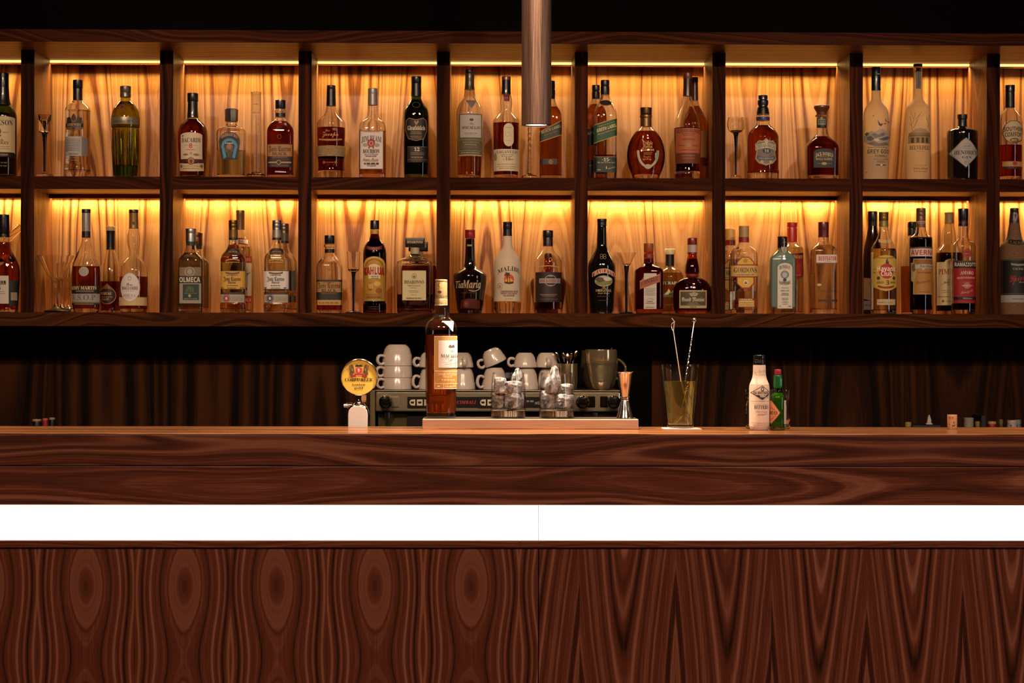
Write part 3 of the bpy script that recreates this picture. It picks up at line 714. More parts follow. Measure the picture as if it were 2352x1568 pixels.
bottle('whisky_bottle', 'tall green three sided whisky bottle with dark bronze edged shield label', C, 1052, 0,
  '650 44,668 46!,690 49,712 58,750 82,790 107,830 117,870 119,1100 119,1300 118,1390 116,1425 113', 'dgreen', ('#7c7a1c', 700),
  [('cap', '#14100e', '478 46!,482 48,542 48!,545 46'), ('capsule', '#191412', '546 47!,600 48,666 49')],
  [('neck_print', ['P 1030 580 1080 580 1078 620 1055 634 1032 620 #9c5a34', 'M 1036 1074 600 8 #19120f', 'M 1036 1074 614 8 #19120f', 'O 1055 755 38 28 3 #5b6a1c']),
   ('label', ['P 985 880 1055 896 1125 880 1152 905 1158 1000 1130 1080 1055 1100 980 1080 952 1000 958 905 #8a5630', 'P 985 887 1055 903 1125 887 1147 910 1152 1000 1126 1074 1055 1093 984 1074 958 1000 964 910 #15100e',
      'P 1045 905 1058 930 1070 905 1080 915 1064 948 1050 948 1036 915 #9c7448', 'T 1056 996 40 166 0 b #d8c8a8|Glenfiddich', 'T 1056 1020 14 96 0 b #a08058|SINGLE MALT', 'T 1056 1036 12 110 0 b #a08058|SCOTCH WHISKY', 'M 1000 1110 1058 6 #8a6a44', 'M 1010 1100 1074 6 #8a6a44']),
   ('lower_label', ['R 972 1150 1162 1300 #15100e', 'R 972 1150 1162 1156 #6d4a2a', 'R 972 1272 1162 1277 #6d4a2a', 'T 1062 1194 34 0 0 b #d8c8a8|12', 'M 1000 1130 1214 6 #8a6a44', 'M 1000 1130 1228 6 #8a6a44', 'M 1010 1120 1258 10 #8a6a44'])], n=2.6, bt=0.012)

C = CU[3]
bottle('whisky_bottle', 'nearly empty clear whisky bottle with white and olive label beside sherried amber bottle', C, 280, 0,
  '585 44,602 46!,640 50,665 55,700 72,740 100,790 119,840 125,950 124,1150 118,1300 113,1420 108,1437 104', 'clear', ('whisky', 1240),
  [('cap', '#171210', '415 40!,418 42,448 42!,452 40'), ('capsule', '#4a3a22', '452 42!,520 42!,526 43,560 43,602 49')],
  [('neck_triangle', ['P 240 710 350 712 298 795 #8c7f74']),
   ('label', ['R 176 838 398 1235 #6e664e', 'R 176 838 398 842 #c7b68c', 'R 190 852 388 1065 #cdc3ba', 'E 298 900 20 12 #5b5146', 'R 284 888 292 898 #5b5146', 'R 304 888 312 898 #5b5146', 'T 298 945 20 0 0 s #6b6054|The', 'T 292 986 27 165 0 b #332a24|MACALLAN', 'M 230 350 1032 9 #9c9088', 'M 240 340 1046 5 #b0a49a',
      'R 176 1085 396 1089 #b8ab84', 'T 288 1118 13 140 0 b #b8ab84|HIGHLAND SINGLE MALT', 'M 230 345 1138 8 #b8ab84', 'M 215 360 1160 6 #9a8e6c', 'R 178 1190 392 1194 #b8ab84', 'M 200 375 1215 9 #b8ab84', 'R 178 1228 392 1236 #c7b68c'])], bt=0.012)
bottle('whisky_bottle', 'amber whisky bottle with bulbous neck, oval cream label and wide lower label', C, 625, 0,
  '630 40,648 43!,680 54,720 59,755 57,785 53,800 53,830 66,860 94,890 118,920 123,1050 122,1200 120,1380 117,1437 113', 'clear', ('deep', 920),
  [('cap', '#7a4a2a', '480 41!,484 43,512 43!,515 40', dict(metal=.4)), ('capsule', '#110d0c', '515 42!,600 43,636 45!,645 46')],
  [('neck_label', ['Q 598 642 660 642 654 718 606 718 #6b2018', 'M 608 652 690 10 #a8503c']),
   ('oval_label', ['E 648 985 48 54 #cdbf9c', 'R 600 985 696 1095 #cdbf9c', 'E 648 1095 48 54 #cdbf9c', 'O 640 1035 26 22 4 #a89a72', 'M 620 676 978 8 #a89a72', 'M 620 676 1100 7 #a89a72']),
   ('label', ['R 506 1175 742 1380 #cfc0a0', 'T 634 1214 26 190 0 b #4a3a2a|LAGAVULIN', 'M 575 690 1232 7 #8a7a5c', 'M 580 690 1248 7 #8a7a5c', 'T 640 1282 30 0 0 b #7c2a1c|16', 'M 596 614 1274 5 #7c2a1c', 'M 664 690 1274 5 #7c2a1c', 'E 524 1245 14 34 #8c8a54', 'M 545 720 1320 7 #a89878', 'M 545 720 1340 5 #a89878', 'M 560 710 1358 6 #a89878'])], bt=0.012)
r_ = stemglass('flute_glass', 'clear flute glass with beaded stem behind the hanging lamp', C, 848, 0, '640 52,760 50,860 44,930 30,960 16', '955 13,980 18,1000 13,1030 18,1050 13,1085 18,1110 13,1140 18,1165 13,1200 19,1230 14,1270 19,1300 14,1340 19,1380 15,1400 22', '1400 20!,1408 44,1425 74,1437 76')
bottle('whisky_bottle', 'square whisky bottle with dark slanted label partly behind the hanging lamp', C, 1045, 0,
  '675 40,692 42,720 48,760 66,810 92,850 103,900 106,1100 106,1437 105', 'clear', ('whisky', 770),
  [('cap', '#0d0a09', '520 40!,524 43,590 43,596 40!,602 43,640 45,690 42')],
  [('label', ['Q 940 1010 1150 900 1150 1042 940 1112 #33341f', 'Q 940 1010 1150 900 1150 907 940 1017 #a08a54', 'Q 940 1105 1150 1035 1150 1042 940 1112 #a08a54', 'S 958 1032 1142 966 26 g #a89a74|BLACK LABEL', 'S 985 1050 1110 1008 9 i #8a7c5a|Blended Scotch Whisky']),
   ('lower_label', ['R 944 1265 1106 1320 #2a1c16', 'E 1045 1293 22 22 #8a6a3c', 'T 1045 1303 24 0 0 b #1c120e|12'])], n=5, back=0.03, bt=0.012)

C = CU[4]
JW = '640 40,660 42,700 54,740 74,780 94,830 108,870 111,1100 110,1440 108'
bottle('whisky_bottle', 'amber square whisky bottle half hidden behind an upright, dark slanted label', C, 197, 0,
  '675 36,692 38,720 46,760 70,810 92,850 100,900 102,1440 100', 'clear', ('whisky', 745),
  [('cap', '#0d0a09', '560 36!,564 38,610 38,616 35!,622 38,660 40,690 38')],
  [('label', ['Q 95 985 299 920 299 1080 95 1160 #1c130e', 'Q 95 985 299 920 299 926 95 991 #8a6a3c', 'S 105 1045 290 985 26 g #a89a74|BLACK LABEL']), ('lower_label', ['R 100 1275 295 1410 #17110e', 'M 130 260 1335 9 #8a6a3c'])], n=5, back=0.1)
bottle('whisky_bottle', 'square whisky bottle with green slanted label, second cubby right of the lamp', C, 283, 0, JW, 'clear', ('whisky', 1225),
  [('cap', '#0c0a09', '512 38!,516 41,560 41,566 38!,572 42,620 43,650 41')],
  [('neck_oval', ['E 287 735 56 28 #1c120e', 'O 287 735 50 23 3 #4a3420']),
   ('label', ['Q 176 945 392 878 392 1050 176 1122 #1f4a2c', 'Q 176 945 392 878 392 884 176 951 #b09a54', 'Q 176 1116 392 1044 392 1050 176 1122 #b09a54', 'S 200 1020 385 962 32 g #c9bd8c|GREEN LABEL', 'S 205 1045 380 990 13 i #b09a54|Blended Malt Scotch', 'S 215 968 370 920 8 b #b09a54|JOHNNIE WALKER']),
   ('lower_label', ['R 176 1245 392 1392 #15281c', 'R 176 1245 392 1249 #8a7a44', 'T 288 1290 32 0 0 b #d2c8a4|15', 'M 245 265 1278 5 #b0a478', 'M 312 332 1278 5 #b0a478', 'T 290 1308 12 170 0 b #b0a478|THE ART OF PURE MALT', 'P 284 1360 290 1330 298 1360 #c9bd8c', 'S 305 1368 378 1345 14 s #b0a478|Walker', 'M 205 235 1375 8 #b0a478'])], n=5, bt=0.022)
bottle('whisky_bottle', 'pinched pear shaped amber whisky bottle with silver horseshoe label', C, 672, 0,
  '935 46,952 50,970 66,1000 98,1050 134,1100 158,1160 175,1220 181,1280 177,1340 163,1400 140,1440 122', 'clear', ('cognac', 1000),
  [('cap', brushed('#6b4a26', 0.35, 0, 0.8), '773 54!,776 56,838 53!,842 50'), ('capsule', '#7a5830', '844 57!,850 58,864 58!,868 52,910 53,952 54', dict(metal=.6))],
  [('neck_print', ['B 642 885 700 935 4 #40260f', 'M 650 694 915 10 #40260f']), ('printed_lettering', ['T 678 1135 36 92 0 f #d2a86a|Dimple', 'T 680 1165 28 84 0 f #d2a86a|Golden', 'T 680 1194 28 116 0 f #d2a86a|Selection', 'M 640 720 1214 6 #a87a40', 'M 640 720 1228 6 #a87a40', 'T 672 1258 22 70 0 s #a87a40|Dimple', 'M 630 715 1276 8 #a87a40']),
   ('horseshoe_label', ['C 682 1200 104 152 22 -5 90 #b9b39a', 'C 682 1200 104 152 22 90 185 #b9b39a', 'E 682 1340 32 22 #b9b39a', 'C 682 1200 98 146 9 -5 40 #5c8a3c'])], dr=0.72, bt=0.014)
GM = '650 40,668 43!,700 48,760 62,800 78,850 102,900 121,950 128,1000 128,1150 124,1280 117,1330 114,1370 117,1410 122,1440 120'
bottle('whisky_bottle', 'long necked whisky bottle with rusty label standing before a twin', C, 1065, 0, GM, 'clear', ('#8e3a10', 968),
  [('cap', '#6b2c14', '445 43!,448 45,485 45!,500 42'), ('capsule', '#3a1a10', '500 41!,560 41,600 42,664 45')],
  [('label', ['R 943 975 1187 1215 #a85c34', 'B 943 975 1187 1215 4 #5a2414', 'T 1065 1018 34 212 8 b #571a12|GLENMORANGIE', 'M 1000 1130 1036 7 #7a3a22', 'M 1010 1120 1052 6 #7a3a22', 'T 1065 1092 18 110 0 b #571a12|ORIGINAL', 'R 1045 1120 1085 1160 #9a7a44', 'M 970 1030 1145 7 #7a3a22', 'M 1100 1160 1145 7 #7a3a22', 'M 990 1140 1185 5 #7a3a22', 'R 945 1215 1185 1310 #6b3018', 'M 1000 1130 1240 8 #a0683a', 'M 1010 1120 1265 6 #a0683a'])], bt=0.024)
bottle('whisky_bottle', 'amber whisky bottle peeking out behind the long necked bottle with rusty label', C, 1132, 0,
  '690 30,705 32!,740 40,800 68,860 100,920 117,1000 119,1200 117,1440 112', 'clear', ('whisky', 760),
  [('cap', '#2a150d', '485 32!,488 34,530 34!,535 31'), ('capsule', '#3a1a12', '535 31!,600 32,704 35')], [('label', ['R 1030 1000 1244 1250 #a86a34', 'R 1030 1250 1244 1330 #5a1c10'])], back=0.1)

C = CU[5]
stemglass('liqueur_glass', 'round bowled liqueur glass with tall black stem in an upper cubby', C, 204, 0, '865 72,880 76,920 84,960 82,990 66,1010 44', '1005 38,1020 26,1060 18,1200 11,1380 8,1412 9', '1400 8!,1408 18,1428 50,1440 54', stemcol='#080606')
bottle('whisky_bottle', 'amber whisky bottle with ornate blue shield label and stacked black stopper', C, 460, 0,
  '820 52,838 56!,842 61,860 62,896 62,930 63,945 72,970 102,995 124,1030 142,1060 148,1200 148,1340 147,1366 148!,1372 152,1436 152!,1440 150', 'clear', ('cognac', 945),
  [('stopper', '#0c0908', '655 40!,658 45,698 45!,702 49,720 52,745 50!,752 45,765 46!,768 49,800 56,836 62'), ('neck_band', '#2c3460', '862 64!,866 65,892 65!,896 64')],
  [('neck_print', ['M 430 490 885 14 #b9a878']),
   ('label', ['P 470 1075 500 1100 540 1095 570 1130 560 1200 572 1270 540 1310 470 1332 400 1310 370 1270 380 1200 368 1130 400 1095 440 1100 #a08e6c', 'P 470 1092 500 1112 535 1108 556 1135 548 1200 558 1265 530 1298 470 1318 410 1298 384 1265 392 1200 382 1135 405 1108 440 1112 #73685c',
      'D 372 1120 568 1168 22 #c2b593', 'T 470 1160 36 180 22 b #33344a|CHIVAS REGAL', 'E 474 1195 40 24 #20284c', 'T 474 1208 26 0 0 b #cbbf9c|18', 'D 385 1255 560 1282 -14 #3a4a72', 'T 472 1275 15 140 -8 b #c2b593|GOLD SIGNATURE', 'E 430 1298 16 14 #b0a27e', 'E 514 1298 16 14 #b0a27e', 'E 472 1108 18 16 #b9a878'])], bt=0.02)
bottle('whisky_bottle', 'square shouldered bourbon red bottle with mushroom stopper and black arched label', C, 1016, 0,
  '850 46,960 47,972 54!,1010 58,1030 62,1055 80,1080 104,1110 130,1140 148,1165 152,1300 151,1425 150,1440 148', 'clear', ('deep', 1050),
  [('stopper', '#5a2e16', '750 52!,756 72,772 74,792 64,815 50!,830 48,842 47', dict(rough=.4)), ('lip', glass('#e8c890'), '843 50!,846 60,858 60!,862 50'), ('capsule', '#1f2a1c', '868 47!,872 48,958 48!,964 47')],
  [('neck_print', ['R 976 880 1052 940 #7d7c64', 'M 985 1045 905 10 #2a2c20', 'M 985 1045 922 8 #2a2c20']),
   ('label', ['A 918 1172 1118 1352 40 #14100d', 'T 1018 1238 34 165 16 b #c9b98a|JACK DANIELS', 'T 1018 1252 14 90 0 s #b09a5c|Tennessee', 'T 1018 1282 22 160 0 b #b39a68|SINGLE BARREL', 'E 1018 1314 26 13 #a8894a', 'M 955 985 1318 9 #6b5a38', 'M 1052 1085 1318 9 #6b5a38'])], n=5, dr=0.9, bt=0.014)

C = CU[6]
FR = frosted('#faedc8', 0.82)
bottle('vodka_bottle', 'frosted vodka bottle printed with flying geese and hills, blue black capsule', C, 252, 0,
  '590 41,612 43!,660 44,700 47,725 60,750 82,780 102,830 117,880 120,1100 120,1445 119', solid=FR,
  extras=[('capsule', '#0b1020', '392 42!,396 43,470 42!,476 44,612 44')],
  prints=[('capsule_print', ['M 254 282 462 8 #8a8a92', 'M 252 276 520 10 #8a8a92', 'M 256 282 560 9 #8a8a92']),
   ('printed_scene', ['P 135 1048 160 1020 190 1005 215 1012 240 1000 268 988 292 984 318 1000 340 1018 360 1008 372 1014 372 1100 330 1130 250 1150 190 1140 150 1120 135 1095 #a3937f', 'P 190 1040 215 1022 245 1048 270 1030 300 1015 322 1040 300 1052 262 1062 225 1075 #6d6460', 'P 150 1062 185 1048 215 1078 190 1098 160 1092 #5f5752', 'P 250 1082 300 1066 352 1050 372 1062 350 1082 300 1096 #57535c', 'P 135 1028 155 1012 170 1030 150 1050 #5c5049', 'P 150 1120 210 1100 260 1122 330 1108 368 1128 300 1146 220 1150 #6f6258', 'P 205 1085 240 1078 262 1092 230 1102 #c9b896', 'M 160 350 1162 6 #6b5c52',
      'P 242 900 268 940 300 935 275 962 255 950 #40383a', 'P 300 938 330 925 322 942 #5b5250', 'P 318 880 332 905 338 900 330 920 322 910 #5b5250', 'P 340 915 372 905 355 930 #6b6058', 'E 206 862 5 5 #4a4040']),
   ('printed_lettering', ['T 268 1216 38 220 0 g #33333c|GREY GOOSE', 'T 278 1252 24 122 0 b #4a4444|VODKA', 'M 165 210 1245 3 #a08a68', 'M 210 350 1274 7 #7a6a58', 'T 280 1304 20 80 0 n #5b504a|FRANCE', 'R 230 1320 270 1330 #26304a', 'R 274 1320 290 1330 #d8d0c0', 'R 292 1320 326 1330 #7a2620', 'M 145 160 1395 7 #8a7a60'])])
bottle('vodka_bottle', 'tall frosted vodka bottle printed with palace and bare trees', C, 648, 0,
  '430 42,500 43,600 43,680 45,705 54,725 70,750 92,780 107,830 114,900 115,1200 114,1445 113', solid=FR,
  extras=[('stopper', '#55504a', '360 40!,363 43,384 43!,388 40', dict(metal=.4)), ('glass_lip', glass('#f0dcae'), '389 41!,408 43,416 48,428 47!,431 43')],
  prints=[('neck_label', ['R 622 400 668 598 #6e6658', 'R 636 420 656 590 #4a443c']),
   ('printed_scene', ['P 560 1020 600 985 650 975 700 985 745 1020 748 1045 552 1045 #a88a58', 'R 548 1020 752 1048 #8a7048', 'R 545 1050 755 1120 #9c8052'] + ['R %d 1066 %d 1116 #4a3a22' % (x, x + 26) for x in (566, 612, 658, 702)] + ['R 545 1045 755 1052 #6b5430',
      'E 650 1000 6 6 #8a7048']
     + ['Q %d %d %d %d %d %d %d %d #8c7040' % (a, b, a + 3, b, c + 3, d, c, d) for a, b, c, d in ((556, 860, 575, 1000), (600, 830, 575, 940), (548, 930, 572, 960), (640, 850, 590, 960), (660, 820, 600, 900), (735, 850, 720, 980), (700, 860, 722, 930), (745, 910, 724, 960), (560, 820, 580, 890), (690, 840, 650, 870), (620, 900, 580, 980), (720, 880, 700, 900))]),
   ('printed_lettering', ['T 650 1180 40 185 0 b #5b4426|BELVEDERE', 'M 610 690 1198 5 #b59c68', 'M 590 720 1330 6 #b09662', 'M 600 700 1340 4 #b09662', 'T 655 1366 16 125 0 g #7a6238|POLAND', 'M 590 720 1388 7 #8a7244'])])
bottle('gin_bottle', 'squat black apothecary gin bottle with diamond shaped silver label', C, 1070, 0,
  '950 42,962 52,972 90,984 128,1000 143,1030 146,1200 146,1420 145,1445 140', body='dark', solid=flat('#120b08', 0.08, 0, 1),
  extras=[('stopper', '#0c0a09', '838 46!,842 48,878 47!,884 41,930 42,952 44')],
  prints=[('label', ['P 1072 1066 1120 1100 1218 1208 1200 1225 1072 1356 1020 1310 926 1225 926 1208 1030 1095 #4a4038', 'P 1072 1074 1118 1106 1208 1210 1195 1225 1072 1346 1024 1306 936 1222 936 1210 1034 1100 #aba39c', 'T 1084 1228 38 226 0 b #1d1815|HENDRICKS', 'T 1080 1266 24 88 0 b #2c2622|GIN', 'O 1080 1150 36 26 3 #807870', 'M 1055 1110 1156 9 #807870', 'O 1080 1300 28 22 3 #807870', 'M 1062 1100 1304 8 #807870'])])
bottle('liqueur_bottle', 'ribbed shouldered amber liqueur bottle with round cream label, last upper cubby', C, 1522, 0,
  '755 42,778 46!,800 60,830 86,870 108,920 116,1100 114,1300 112,1430 112,1445 110', 'clear', ('#a8340c', 1130),
  [('cap', K, '560 43!,563 45,622 45!,626 42'), ('capsule', '#15100e', '627 42!,640 43,772 44')],
  [('label', ['P 1500 905 1560 905 1615 935 1640 985 1640 1040 1615 1090 1560 1122 1500 1122 1455 1090 1432 1040 1432 985 1455 935 #5a3a22', 'P 1502 912 1558 912 1610 940 1633 988 1633 1038 1608 1084 1558 1114 1502 1114 1460 1084 1439 1038 1439 988 1460 940 #c9b58a', 'T 1534 1002 38 184 10 g #3b2a20|SOUTHERN', 'M 1490 1580 1018 7 #8a7048', 'T 1534 1058 38 164 0 g #3b2a20|COMFORT', 'E 1536 1092 46 24 #7a6238', 'M 1505 1568 1096 10 #c9b58a']),
   ('lower_band', ['R 1432 1290 1632 1338 #b98a5a', 'E 1540 1310 22 20 #a82a1c', 'R 1432 1338 1632 1360 #3b150e'])], bt=0.012)

# ------------------------------------------------------------------ lower shelf
C = CL[0]
bottle('cognac_bottle', 'dark cognac flask with white label cut off by the frame, lower shelf far left', C, 35, 1,
  '520 50,545 54!,600 58,660 72,720 104,780 136,840 158,890 165,950 164,1100 155,1200 148,1280 142,1291 138', 'clear', ('cognac', 592),
  [('cap', '#0e0b0b', '318 53!,322 55,400 57,505 59!,510 56!,515 58,543 59')],
  [('cap_print', ['M -15 80 460 14 #8a7a70']), ('label', ['R -110 930 102 1208 #c9bfae', 'R -100 980 76 1018 #14100e', 'T -10 1012 28 150 0 b #c9bfae|MARTELL', 'T -8 1070 40 0 0 b #2a221d|VS', 'M -70 70 1092 7 #7d7264', 'M -70 70 1112 5 #7d7264']), ('neck_seal', ['E 5 790 48 40 #8a5a2c']), ('side_label', ['R 122 1095 178 1175 #8f8478', 'R 105 975 186 1230 #0f0b0a'][::-1])], dr=0.5)
stemglass('martini_glass', 'wide clear martini glass in the leftmost full cubby of the lower shelf', C, 558, 1, '728 182,800 146,880 106,930 76,950 54,975 28', '970 22,1000 24,1040 20,1120 18,1200 24,1240 30', '1240 30!,1262 60,1280 118,1291 122', back=0.004, group='clear stemmed glasses on the lower shelf', wall=0.0018)
stemglass('cordial_glass', 'narrow clear stemmed glass right behind the martini glass stem', C, 622, 1, '800 52,860 56,920 50,955 34,975 20', '970 19,1000 21,1040 17,1120 16,1200 21,1240 27', '1240 27!,1262 54,1280 84,1291 88', back=0.085, group='clear stemmed glasses on the lower shelf', wall=0.0016)
stemglass('cordial_glass', 'narrow clear stemmed glass close to the long necked cognac bottle', C, 688, 1, '790 54,850 58,915 52,955 34,975 20', '970 19,1000 21,1040 17,1120 16,1200 21,1240 27', '1240 27!,1262 54,1280 84,1291 88', back=0.125, group='clear stemmed glasses on the lower shelf', wall=0.0016)
bottle('cognac_bottle', 'long necked cognac bottle with black and silver label bands and round seal', C, 860, 1,
  '530 40,550 42!,585 46,620 54,670 74,720 98,760 115,810 132,860 140,950 143,1050 142,1180 138,1250 135,1291 130', 'clear', ('cognac', 834),
  [('cap', '#1c0f0b', '262 43!,266 45,298 45!,302 42'), ('capsule', '#8f877f', '302 42!,306 43,480 42!,484 42', dict(metal=.3)), ('capsule_band', '#24130e', '485 43!,548 44')],
  [('capsule_print', ['E 853 440 20 24 #4a4440', 'M 835 870 505 8 #8a7060', 'M 835 870 525 7 #8a7060']), ('seal', ['E 853 887 49 48 #a39c92', 'O 853 887 40 39 4 #7d766c', 'O 853 887 18 22 5 #7d766c']),
   ('label', ['R 718 1030 1002 1106 #15100e', 'T 850 1068 34 245 0 b #d9bd84|REMY MARTIN', 'M 770 960 1088 8 #9a8050', 'R 718 1110 1002 1192 #8f8984', 'T 850 1172 54 220 0 b #5a544f|V.S.O.P', 'R 718 1192 1002 1222 #15100e', 'R 718 1198 1002 1202 #9a8050', 'M 760 950 1216 6 #9a8050'])], dr=0.6, bt=0.012)
bottle('brandy_bottle', 'small fluted brandy bottle with oval dark label behind long necked cognac', C, 1105, 1,
  '650 38,668 42!,690 50,740 66,800 86,850 100,920 108,1000 109,1150 106,1280 100,1291 98', 'clear', ('red', 985),
  [('stopper', '#b79a68', '435 46!,438 48,455 48!,462 47,478 46', dict(rough=.5)), ('capsule', '#0d0a0a', '479 45!,520 42,640 42,666 43')],
  [('label', ['E 1088 1128 88 86 #b08a54', 'E 1088 1128 83 80 #2a1410', 'P 1010 1070 1088 1010 1160 1070 1088 1060 #7a5a2c', 'T 1070 1120 26 130 0 b #d9b67c|MONREAU', 'M 1030 1150 1146 7 #b08a54', 'T 1070 1176 20 76 0 b #b99a60|VSOP'])], back=0.105)
bottle('calvados_bottle', 'calvados bottle with bulging neck and white oval label', C, 1335, 1,
  '440 44,456 47!,500 58,545 65,590 64,640 56,690 46,715 46,740 58,770 86,800 112,840 132,880 140,940 142,1100 141,1270 138,1291 132', 'clear', ('cognac', 938),
  [('cap', '#2a1a12', '267 45!,270 47,297 47!,301 44'), ('capsule', '#8a6434', '302 45!,330 45,420 46,455 48', dict(metal=.3))],
  [('capsule_print', ['E 1342 405 12 16 #4a3018']), ('label', ['R 1195 1142 1476 1228 #c2a878', 'R 1195 1142 1476 1147 #8a6a3c', 'E 1320 1048 100 146 #a89a8c', 'E 1320 1048 95 140 #d3c9c4', 'O 1320 958 16 22 5 #8a7c74', 'T 1318 1032 34 62 0 s #3b302c|Pere', 'T 1320 1070 32 158 0 b #6b1c18|MAGLOIRE', 'M 1275 1365 1086 4 #a09088', 'T 1316 1142 26 118 0 b #8a8078|FINE V.S', 'M 1280 1355 1156 5 #a09088'])], bt=0.012)

C = CL[1]
OL = '608 48,628 50!,660 54,690 64,720 84,745 106,775 120,820 122,1000 122,1200 121,1298 118'
def bumpy():
    m = glass('#f6ead0', 0.03, 1.36, 0.82).copy(); m.name = 'bumpy_glass'; nt = m.node_tree
    v = nt.nodes.new('ShaderNodeTexVoronoi'); v.inputs['Scale'].default_value = 190
    bp = nt.nodes.new('ShaderNodeBump'); bp.inputs['Strength'].default_value = 0.6; bp.inputs['Distance'].default_value = 0.002
    nt.links.new(v.outputs[0], bp.inputs['Height']); nt.links.new(bp.outputs[0], nt.nodes['Principled BSDF'].inputs['Normal']); return m
ML_ = bumpy()
def olmeca(label, xc, cap, dy, back):
    q = lambda s: ','.join('%g %s' % (float(p.split()[0]) + dy, p.split()[1]) for p in s.split(','))
    return bottle('tequila_bottle', label, C, xc, 1, q(OL).rsplit(',', 1)[0] + ',1298 118', 'clear', (ML_, 700 + dy),
      [('cap', brushed(cap, 0.4, 0), q('458 50!,462 53,500 53,503 51,512 53,588 53!,590 51')), ('cap_band', '#22382a', q('591 50!,624 50'))],
      [('label', ['R 148 845 366 932 #7a6244', 'E 253 890 52 50 #6f665c', 'O 253 890 50 48 7 #a89a84', 'E 253 890 26 30 #9a8e7c', 'R 150 1005 366 1205 #8f8574', 'R 140 934 370 1003 #14120f', 'T 254 994 48 206 0 g #d8c9a2|OLMECA', 'R 184 1015 345 1172 #16281e', 'T 256 1065 26 70 0 b #5a7a44|100%', 'T 254 1092 28 86 0 b #5a7a44|AGAVE', 'M 200 330 1108 6 #5a7a54', 'E 253 1130 13 15 #a89a64', 'M 200 330 1164 8 #6d7a64'])] if back < .05 else [], n=5, dr=0.62, back=back, bt=0.016)
olmeca('bumpy glass tequila bottle with dark green label and silver cap, lower shelf', 254, '#b3aea8', 0, 0)
olmeca('bumpy glass tequila bottle hidden behind one with a silver cap', 316, '#6b4a34', 38, 0.11)
CV = '555 42,574 44!,610 48,640 56,670 72,700 94,735 116,770 124,820 125,1000 123,1195 122,1212 128!,1235 129,1285 126,1298 122'
def cuervo(label, xc, cap, paper, seal, liq, gcol, dy=0, back=0.0, full=True):
    s = lambda v: v + xc - 678
    q = lambda t: ','.join('%g %s' % (float(p.split()[0]) + dy, p.split()[1]) for p in t.split(','))
    return bottle('tequila_bottle', label, C, xc, 1, q(CV).rsplit(',', 1)[0] + ',1298 122', gcol, liq,
      [('cap', brushed(cap, 0.4, 0), q('374 43!,378 46,405 46,408 44!,412 47,440 47,443 45,470 46!,472 44')), ('capsule', brushed(cap, 0.5, 2, 0.6), q('473 45!,548 46')), ('capsule_band', '#241711', q('549 46!,571 47'))],
      [('neck_label', ['D %g 655 %g 712 12 #33190f' % (s(612), s(752)), 'M %g %g 698 12 #8a6a44' % (s(640), s(724))]), ('embossing', ['D %g 760 %g 772 14 #b08a4a' % (s(610), s(750)), 'M %g %g 800 9 #b08a4a' % (s(610), s(748))]),
       ('label', ['R %g 880 %g 1066 %s' % (s(556), s(800), paper), 'R %g 880 %g 884 #3a2412' % (s(556), s(800)), 'R %g 1062 %g 1066 #3a2412' % (s(556), s(800)), 'D %g 900 %g 918 -10 #6b5030' % (s(608), s(748)), 'M %g %g 930 8 #6b5030' % (s(622), s(734)), 'T %g 982 40 172 0 f #1c120e|Jose Cuervo' % s(675), 'T %g 1008 24 78 0 f #1c120e|Especial' % s(675), 'M %g %g 1032 8 #6b5030' % (s(625), s(730)), 'M %g %g 1055 9 #4a3824' % (s(562), s(592)), 'M %g %g 1055 6 #4a3824' % (s(630), s(722)), 'M %g %g 1055 9 #4a3824' % (s(755), s(792))]),
       ('lower_label', ['R %g 1096 %g 1112 #3f1f12' % (s(556), s(798)), 'R %g 1117 %g 1196 #a39a8c' % (s(562), s(796)), 'E %g 1156 40 42 %s' % (s(618), seal), 'O %g 1156 33 35 3 #c2b8a4' % s(618), 'E %g 1156 12 15 #c2b8a4' % s(618)] + ['M %g %g %g 4 #7d7466' % (s(672), s(782), y) for y in (1142, 1154, 1166, 1178)])] if full else
      [('label', ['R %g 880 %g 1080 %s' % (s(556), s(800), paper)]), ('lower_label', ['R %g 1130 %g 1196 #6b6250' % (s(556), s(800))])], n=4, dr=0.62, back=back, bt=0.012)
cuervo('golden tequila bottle with yellow gothic lettered label, lower shelf', 678, '#8a6a34', '#c79a3c', '#8e2a20', ('gold', 620), 'clear')
cuervo('clear tequila bottle with white gothic lettered label, lower shelf', 1112, '#a8a29a', '#d0c8c0', '#2c3354', ('vodka', 690), 'clear')
cuervo('clear tequila bottle with grey cap hidden behind the white gothic label', 1186, '#84786c', '#7a7264', '#2c3354', ('vodka', 1100), 'clear', dy=32, back=0.112, full=False)
bottle('vodka_bottle', 'tall clear vodka bottle with red and white label behind golden tequila', C, 748, 1,
  '450 40,470 42!,520 52,570 76,620 102,670 116,720 118,900 116,1298 112', 'clear', ('vodka', 640),
  [('cap', '#7a5a38', '275 41!,278 43,330 43!,334 42,468 43', dict(metal=.4))],
  [('neck_label', ['D 672 552 826 566 10 #a8281e', 'D 670 566 828 604 10 #cfc0a6', 'T 752 596 22 70 6 s #a8281e|Stoli', 'D 668 604 830 618 10 #a8281e']),
   ('label', ['R 636 735 864 800 #b32a1e', 'T 748 784 32 206 0 b #d8cbb4|STOLICHNAYA', 'R 636 803 864 1130 #d6cab2', 'E 812 1060 14 18 #2a211c', 'S 770 940 850 905 34 s #2a211c|naya', 'R 636 1132 864 1200 #b32a1e', 'T 770 1186 32 170 0 b #d8cbb4|VODKA'])], back=0.11)

